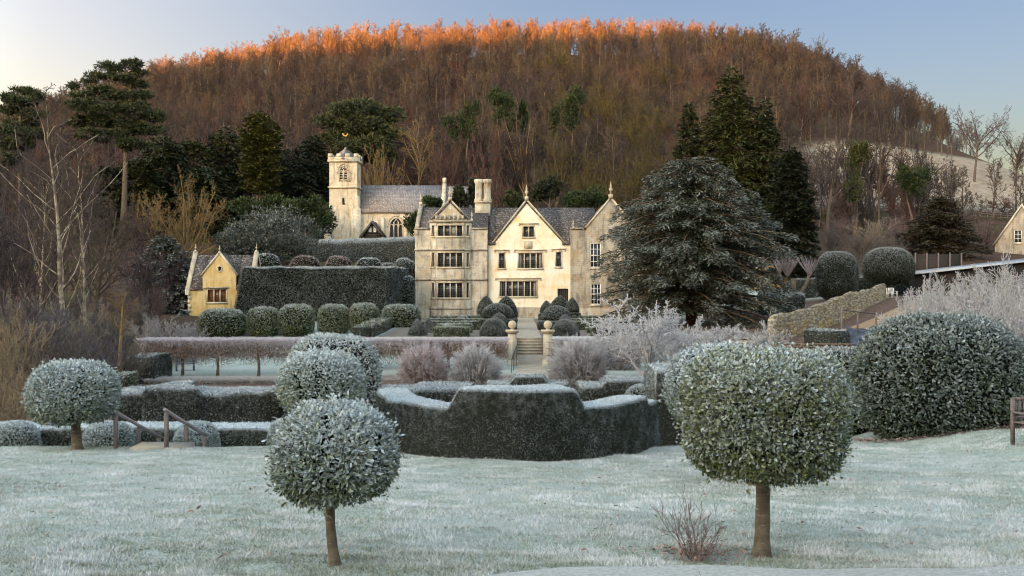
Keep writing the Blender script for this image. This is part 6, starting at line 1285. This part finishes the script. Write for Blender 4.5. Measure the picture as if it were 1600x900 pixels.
for lab, px, Y, pads, mt, f in (('ivy covered forked trunk on the lower hillside above the chimneys', 722, 160, [(728, 196, 16, 28), (738, 170, 12, 20), (700, 188, 14, 10), (715, 205, 18, 10)], 'ivy', 0), ('ivy covered trunk left of the pale leaning tree', 788, 164, [(790, 170, 20, 26), (775, 155, 14, 16), (800, 195, 10, 12)], 'ivy', 0), ('dark green ivy covered trunk right of the pale leaning tree', 890, 166, [(893, 170, 18, 34), (900, 150, 14, 16), (868, 185, 9, 26)], 'ivy', 0), ('narrow ivy column beside the pale leaning tree', 818, 165, [(818, 185, 7, 30)], 'ivy', 0),
    ('dark yew shrub right of the manor chimneys', 858, 134, [(860, 295, 26, 20), (840, 306, 16, 12)], 'conifd', 0), ('dark pointed yew column touching the left of the manor chimneys', 740, 122, [(740, 306, 7, 22)], 'conifd', 0), ('broader dark yew column between the bay gable and the chimneys', 718, 123, [(718, 312, 13, 20)], 'conifd', 0), ('dark bush behind the cream gable finial', 806, 128, [(804, 312, 16, 14)], 'conif', 0), ('dark green undergrowth bush behind the manor right roof', 925, 128, [(925, 310, 34, 16), (895, 316, 16, 10)], 'ivy', 0),
    ('ivy mass on the bare trunks left of the frosty field', 1335, 147, [(1338, 262, 12, 40), (1330, 300, 14, 22), (1350, 240, 10, 20)], 'conifo', 0), ('dark ivy crown high in the bare tree by the fence', 1428, 147, [(1420, 285, 22, 22), (1440, 272, 18, 16), (1408, 270, 14, 12)], 'ivy', 0), ('green ivy clump in the wood right of the tallest conifers', 1300, 170, [(1300, 345, 10, 26), (1310, 320, 8, 18)], 'ivy', 0)):
    pad_tree(lab, px, Y, pads, mt, n=4200, L=.36, W=.16, rag=.6, f0=-f, f1=f * 3, name='ivy_clad_tree' if 'ivy' in lab else 'evergreen_bush', cat='ivy' if 'ivy' in lab else 'bush', lumps=16, trunk=.22)

# ------------------------------------------------------------------ fence, bench, chairs, handrails, trellis, wattle
def field_fence():
    xs = np.linspace(XX(1272, 176), XX(1640, 168), 36); ysf = np.linspace(176, 168, 36); C = thing('field_fence', 'wooden post and rail fence along the foot of the frosty field', 'fence', (xs[18], ysf[18], g(xs[18], ysf[18])))
    for x, y in zip(xs, ysf): mb = MB(); z = g(x, y); box(mb, x - .08, x + .08, y - .08, y + .08, z - .2, z + 1.35); mb.build('post', M['timber'], C)
    for h in (.45, .85, 1.2):
        mb = MB()
        cones(mb, [(x, y - .1, g(x, y) + h) for x, y in zip(xs[:-1], ysf[:-1])], [(x, y - .1, g(x, y) + h) for x, y in zip(xs[1:], ysf[1:])], .06, .06, 4); mb.build('rail', M['timber'], C)
field_fence()
def handrail(label, pts, rail):
    """posts: (px, top py, bottom py, Y)"""
    C = thing('handrail', label, 'handrail', at(pts[0][0], pts[0][2], pts[0][3]), 'pair of wooden handrails'); w = .045
    tops = []
    for px, t, b_, Y in pts:
        p = at(px, t, Y); z = min(ZZ(b_, Y), g(p[0], Y)) - .1; mb = MB(); box(mb, p[0] - w, p[0] + w, Y - w, Y + w, z, p[2] - .02); mb.build('post', M['timber'], C); tops.append(p)
    T = np.array(tops); d0 = T[0] + (T[0] - T[1]) / np.linalg.norm(T[0] - T[1]) * .1; d1 = T[-1] + (T[-1] - T[-2]) / np.linalg.norm(T[-1] - T[-2]) * .12
    mb = MB(); tube(mb, [d0 + (0, 0, .02), T[1] + (0, 0, .02), d1 + (0, 0, .02)], .05, 4); mb.build('rail', M['rail'], C)
handrail('wooden handrail nearest to the round left lollipop tree', [(181, 645, 703, 25.7), (217, 666, 700, 26.9), (248.5, 683, 706, 28.1)], 0); handrail('wooden handrail farther from the round left lollipop tree', [(260, 643, 704, 25.5), (291, 663, 706, 26.4), (319.5, 680, 708, 27.2)], 0)
def landing():
    C = thing('stair_landing', 'pale stone landing and steps leading down between the handrails', 'steps', at(235, 703, 25.6)); 
    for i in range(4):
        mb = MB(); x0 = XX(206, 25.6) + i * .35; y0 = 25.45 + i * .45; z = .20 - i * .17; box(mb, x0, x0 + (1.35 if i == 0 else 1.2), y0, y0 + (.9 if i == 0 else .5), z - .5, z); mb.build('step', M['slab'], C)
landing()
def bench(label, x, y, rz, w, mat, name='garden_bench', z=None, group=None, cat='bench'):
    gz = g(x, y) if z is None else z; C = thing(name, label, cat, (x, y, gz), group); c, s = math.cos(rz), math.sin(rz)
    def bx(mb, a0, a1, b0, b1, z0, z1):
        V = np.array([(a, b_, zz) for zz in (z0, z1) for a, b_ in ((a0, b0), (a1, b0), (a1, b1), (a0, b1))], float); return mb.add(np.stack([x + V[:, 0] * c - V[:, 1] * s, y + V[:, 0] * s + V[:, 1] * c, gz + V[:, 2]], 1), QB)
    h = w / 2
    for a in (-h, h - .07):
        mb = MB(); bx(mb, a, a + .07, -.28, -.21, -.08, .64); mb.build('leg', M[mat], C); mb = MB(); bx(mb, a, a + .07, .22, .29, -.08, .98); mb.build('leg', M[mat], C)
        mb = MB(); bx(mb, a - .01, a + .08, -.32, .25, .64, .68); mb.build('armrest', M[mat], C)
    mb = MB(); 
    for i in range(5): bx(mb, -h + .01, h - .01, -.27 + i * .1, -.19 + i * .1, .42, .45)
    mb.build('seat', M[mat], C); mb = MB(); bx(mb, -h + .075, h - .075, .235, .275, .92, .99); bx(mb, -h + .075, h - .075, .235, .275, .5, .56); k = max(3, int(w / .13))
    for i in range(k): a = -h + .1 + (w - .24) * i / (k - 1); bx(mb, a, a + .05, .242, .268, .56, .92)
    mb.build('backrest', M[mat], C); return C
bench('weathered dark wooden bench partly out of frame beside the huge evergreen bush', 12.15, 23.3, .35, 1.5, 'timber')
bench('pale slatted garden chair left of its twin under the yew mushroom dome', XX(1381, 97), 97, -.3, .62, 'white', 'garden_chair', group='pale garden chairs', cat='chair'); bench('pale slatted garden chair right of its twin under the yew mushroom dome', XX(1395, 97), 97, .3, .62, 'white', 'garden_chair', group='pale garden chairs', cat='chair')
bench('dark blue bench under the pleached hedge at its left end', XX(277, 62), 63.5, .4, 1.1, 'blue')
def trellis():
    C = thing('trellis_frame', 'thin pale post and rail frame over the kitchen garden bed', 'trellis', at(1315, 517, 69)); Pp = [at(1315, 484, 69), at(1340, 487, 73), at(1369, 490, 77)]
    for p in Pp: mb = MB(); box(mb, p[0] - .05, p[0] + .05, p[1] - .05, p[1] + .05, g(p[0], p[1]) - .1, p[2]); mb.build('post', M['timber'], C)
    mb = MB(); tube(mb, Pp, .05, 4); mb.build('rail', M['timber'], C)
trellis()
def wattle():
    mb = MB(); Y = 58; xs = np.linspace(XX(1225, Y), XX(1335, Y), 26); 
    for k in range(9): tube(mb, [(x, Y + .06 * math.sin(i * math.pi / 2 + k * math.pi), ZZ(549, Y) - .8 + k * .15) for i, x in enumerate(xs)], .05, 5)
    o = MB.build(mb, 'weave', M['wattle'], thing('wattle_hurdle', 'low woven hazel hurdle between the fruit trees and the huge bush', 'hurdle', (xs[12], Y, ZZ(549, Y) - .9))); C = o.parent
    for i in range(1, 26, 4): mb = MB(); box(mb, xs[i] - .04, xs[i] + .04, Y - .04, Y + .04, -1.6, ZZ(546, Y)); mb.build('stake', M['wattle'], C)
wattle()
def netbed():
    mb = MB(); V = []; Fs = []; n = 14
    for j in range(8):
        for i in range(n): px = 1322 + 72 * i / (n - 1); Y = 62 + j * 1.9; x = XX(px, Y); V.append((x, Y, g(x, Y) + .25 + .12 * math.sin(i * 1.7 + j) + .08 * rs.normal()))
    for j in range(7):
        for i in range(n - 1): Fs.append((j * n + i, j * n + i + 1, (j + 1) * n + i + 1, (j + 1) * n + i))
    k = len(V); V += [(a, b_, c - .1) for a, b_, c in V]; Fs += [tuple(q + k for q in f[::-1]) for f in Fs]
    mb.add(V, Fs); tag(mb.build('garden_netting', M['net'], origin=V[0]), 'dark blue netting spread over the kitchen garden bed', 'netting')
netbed()
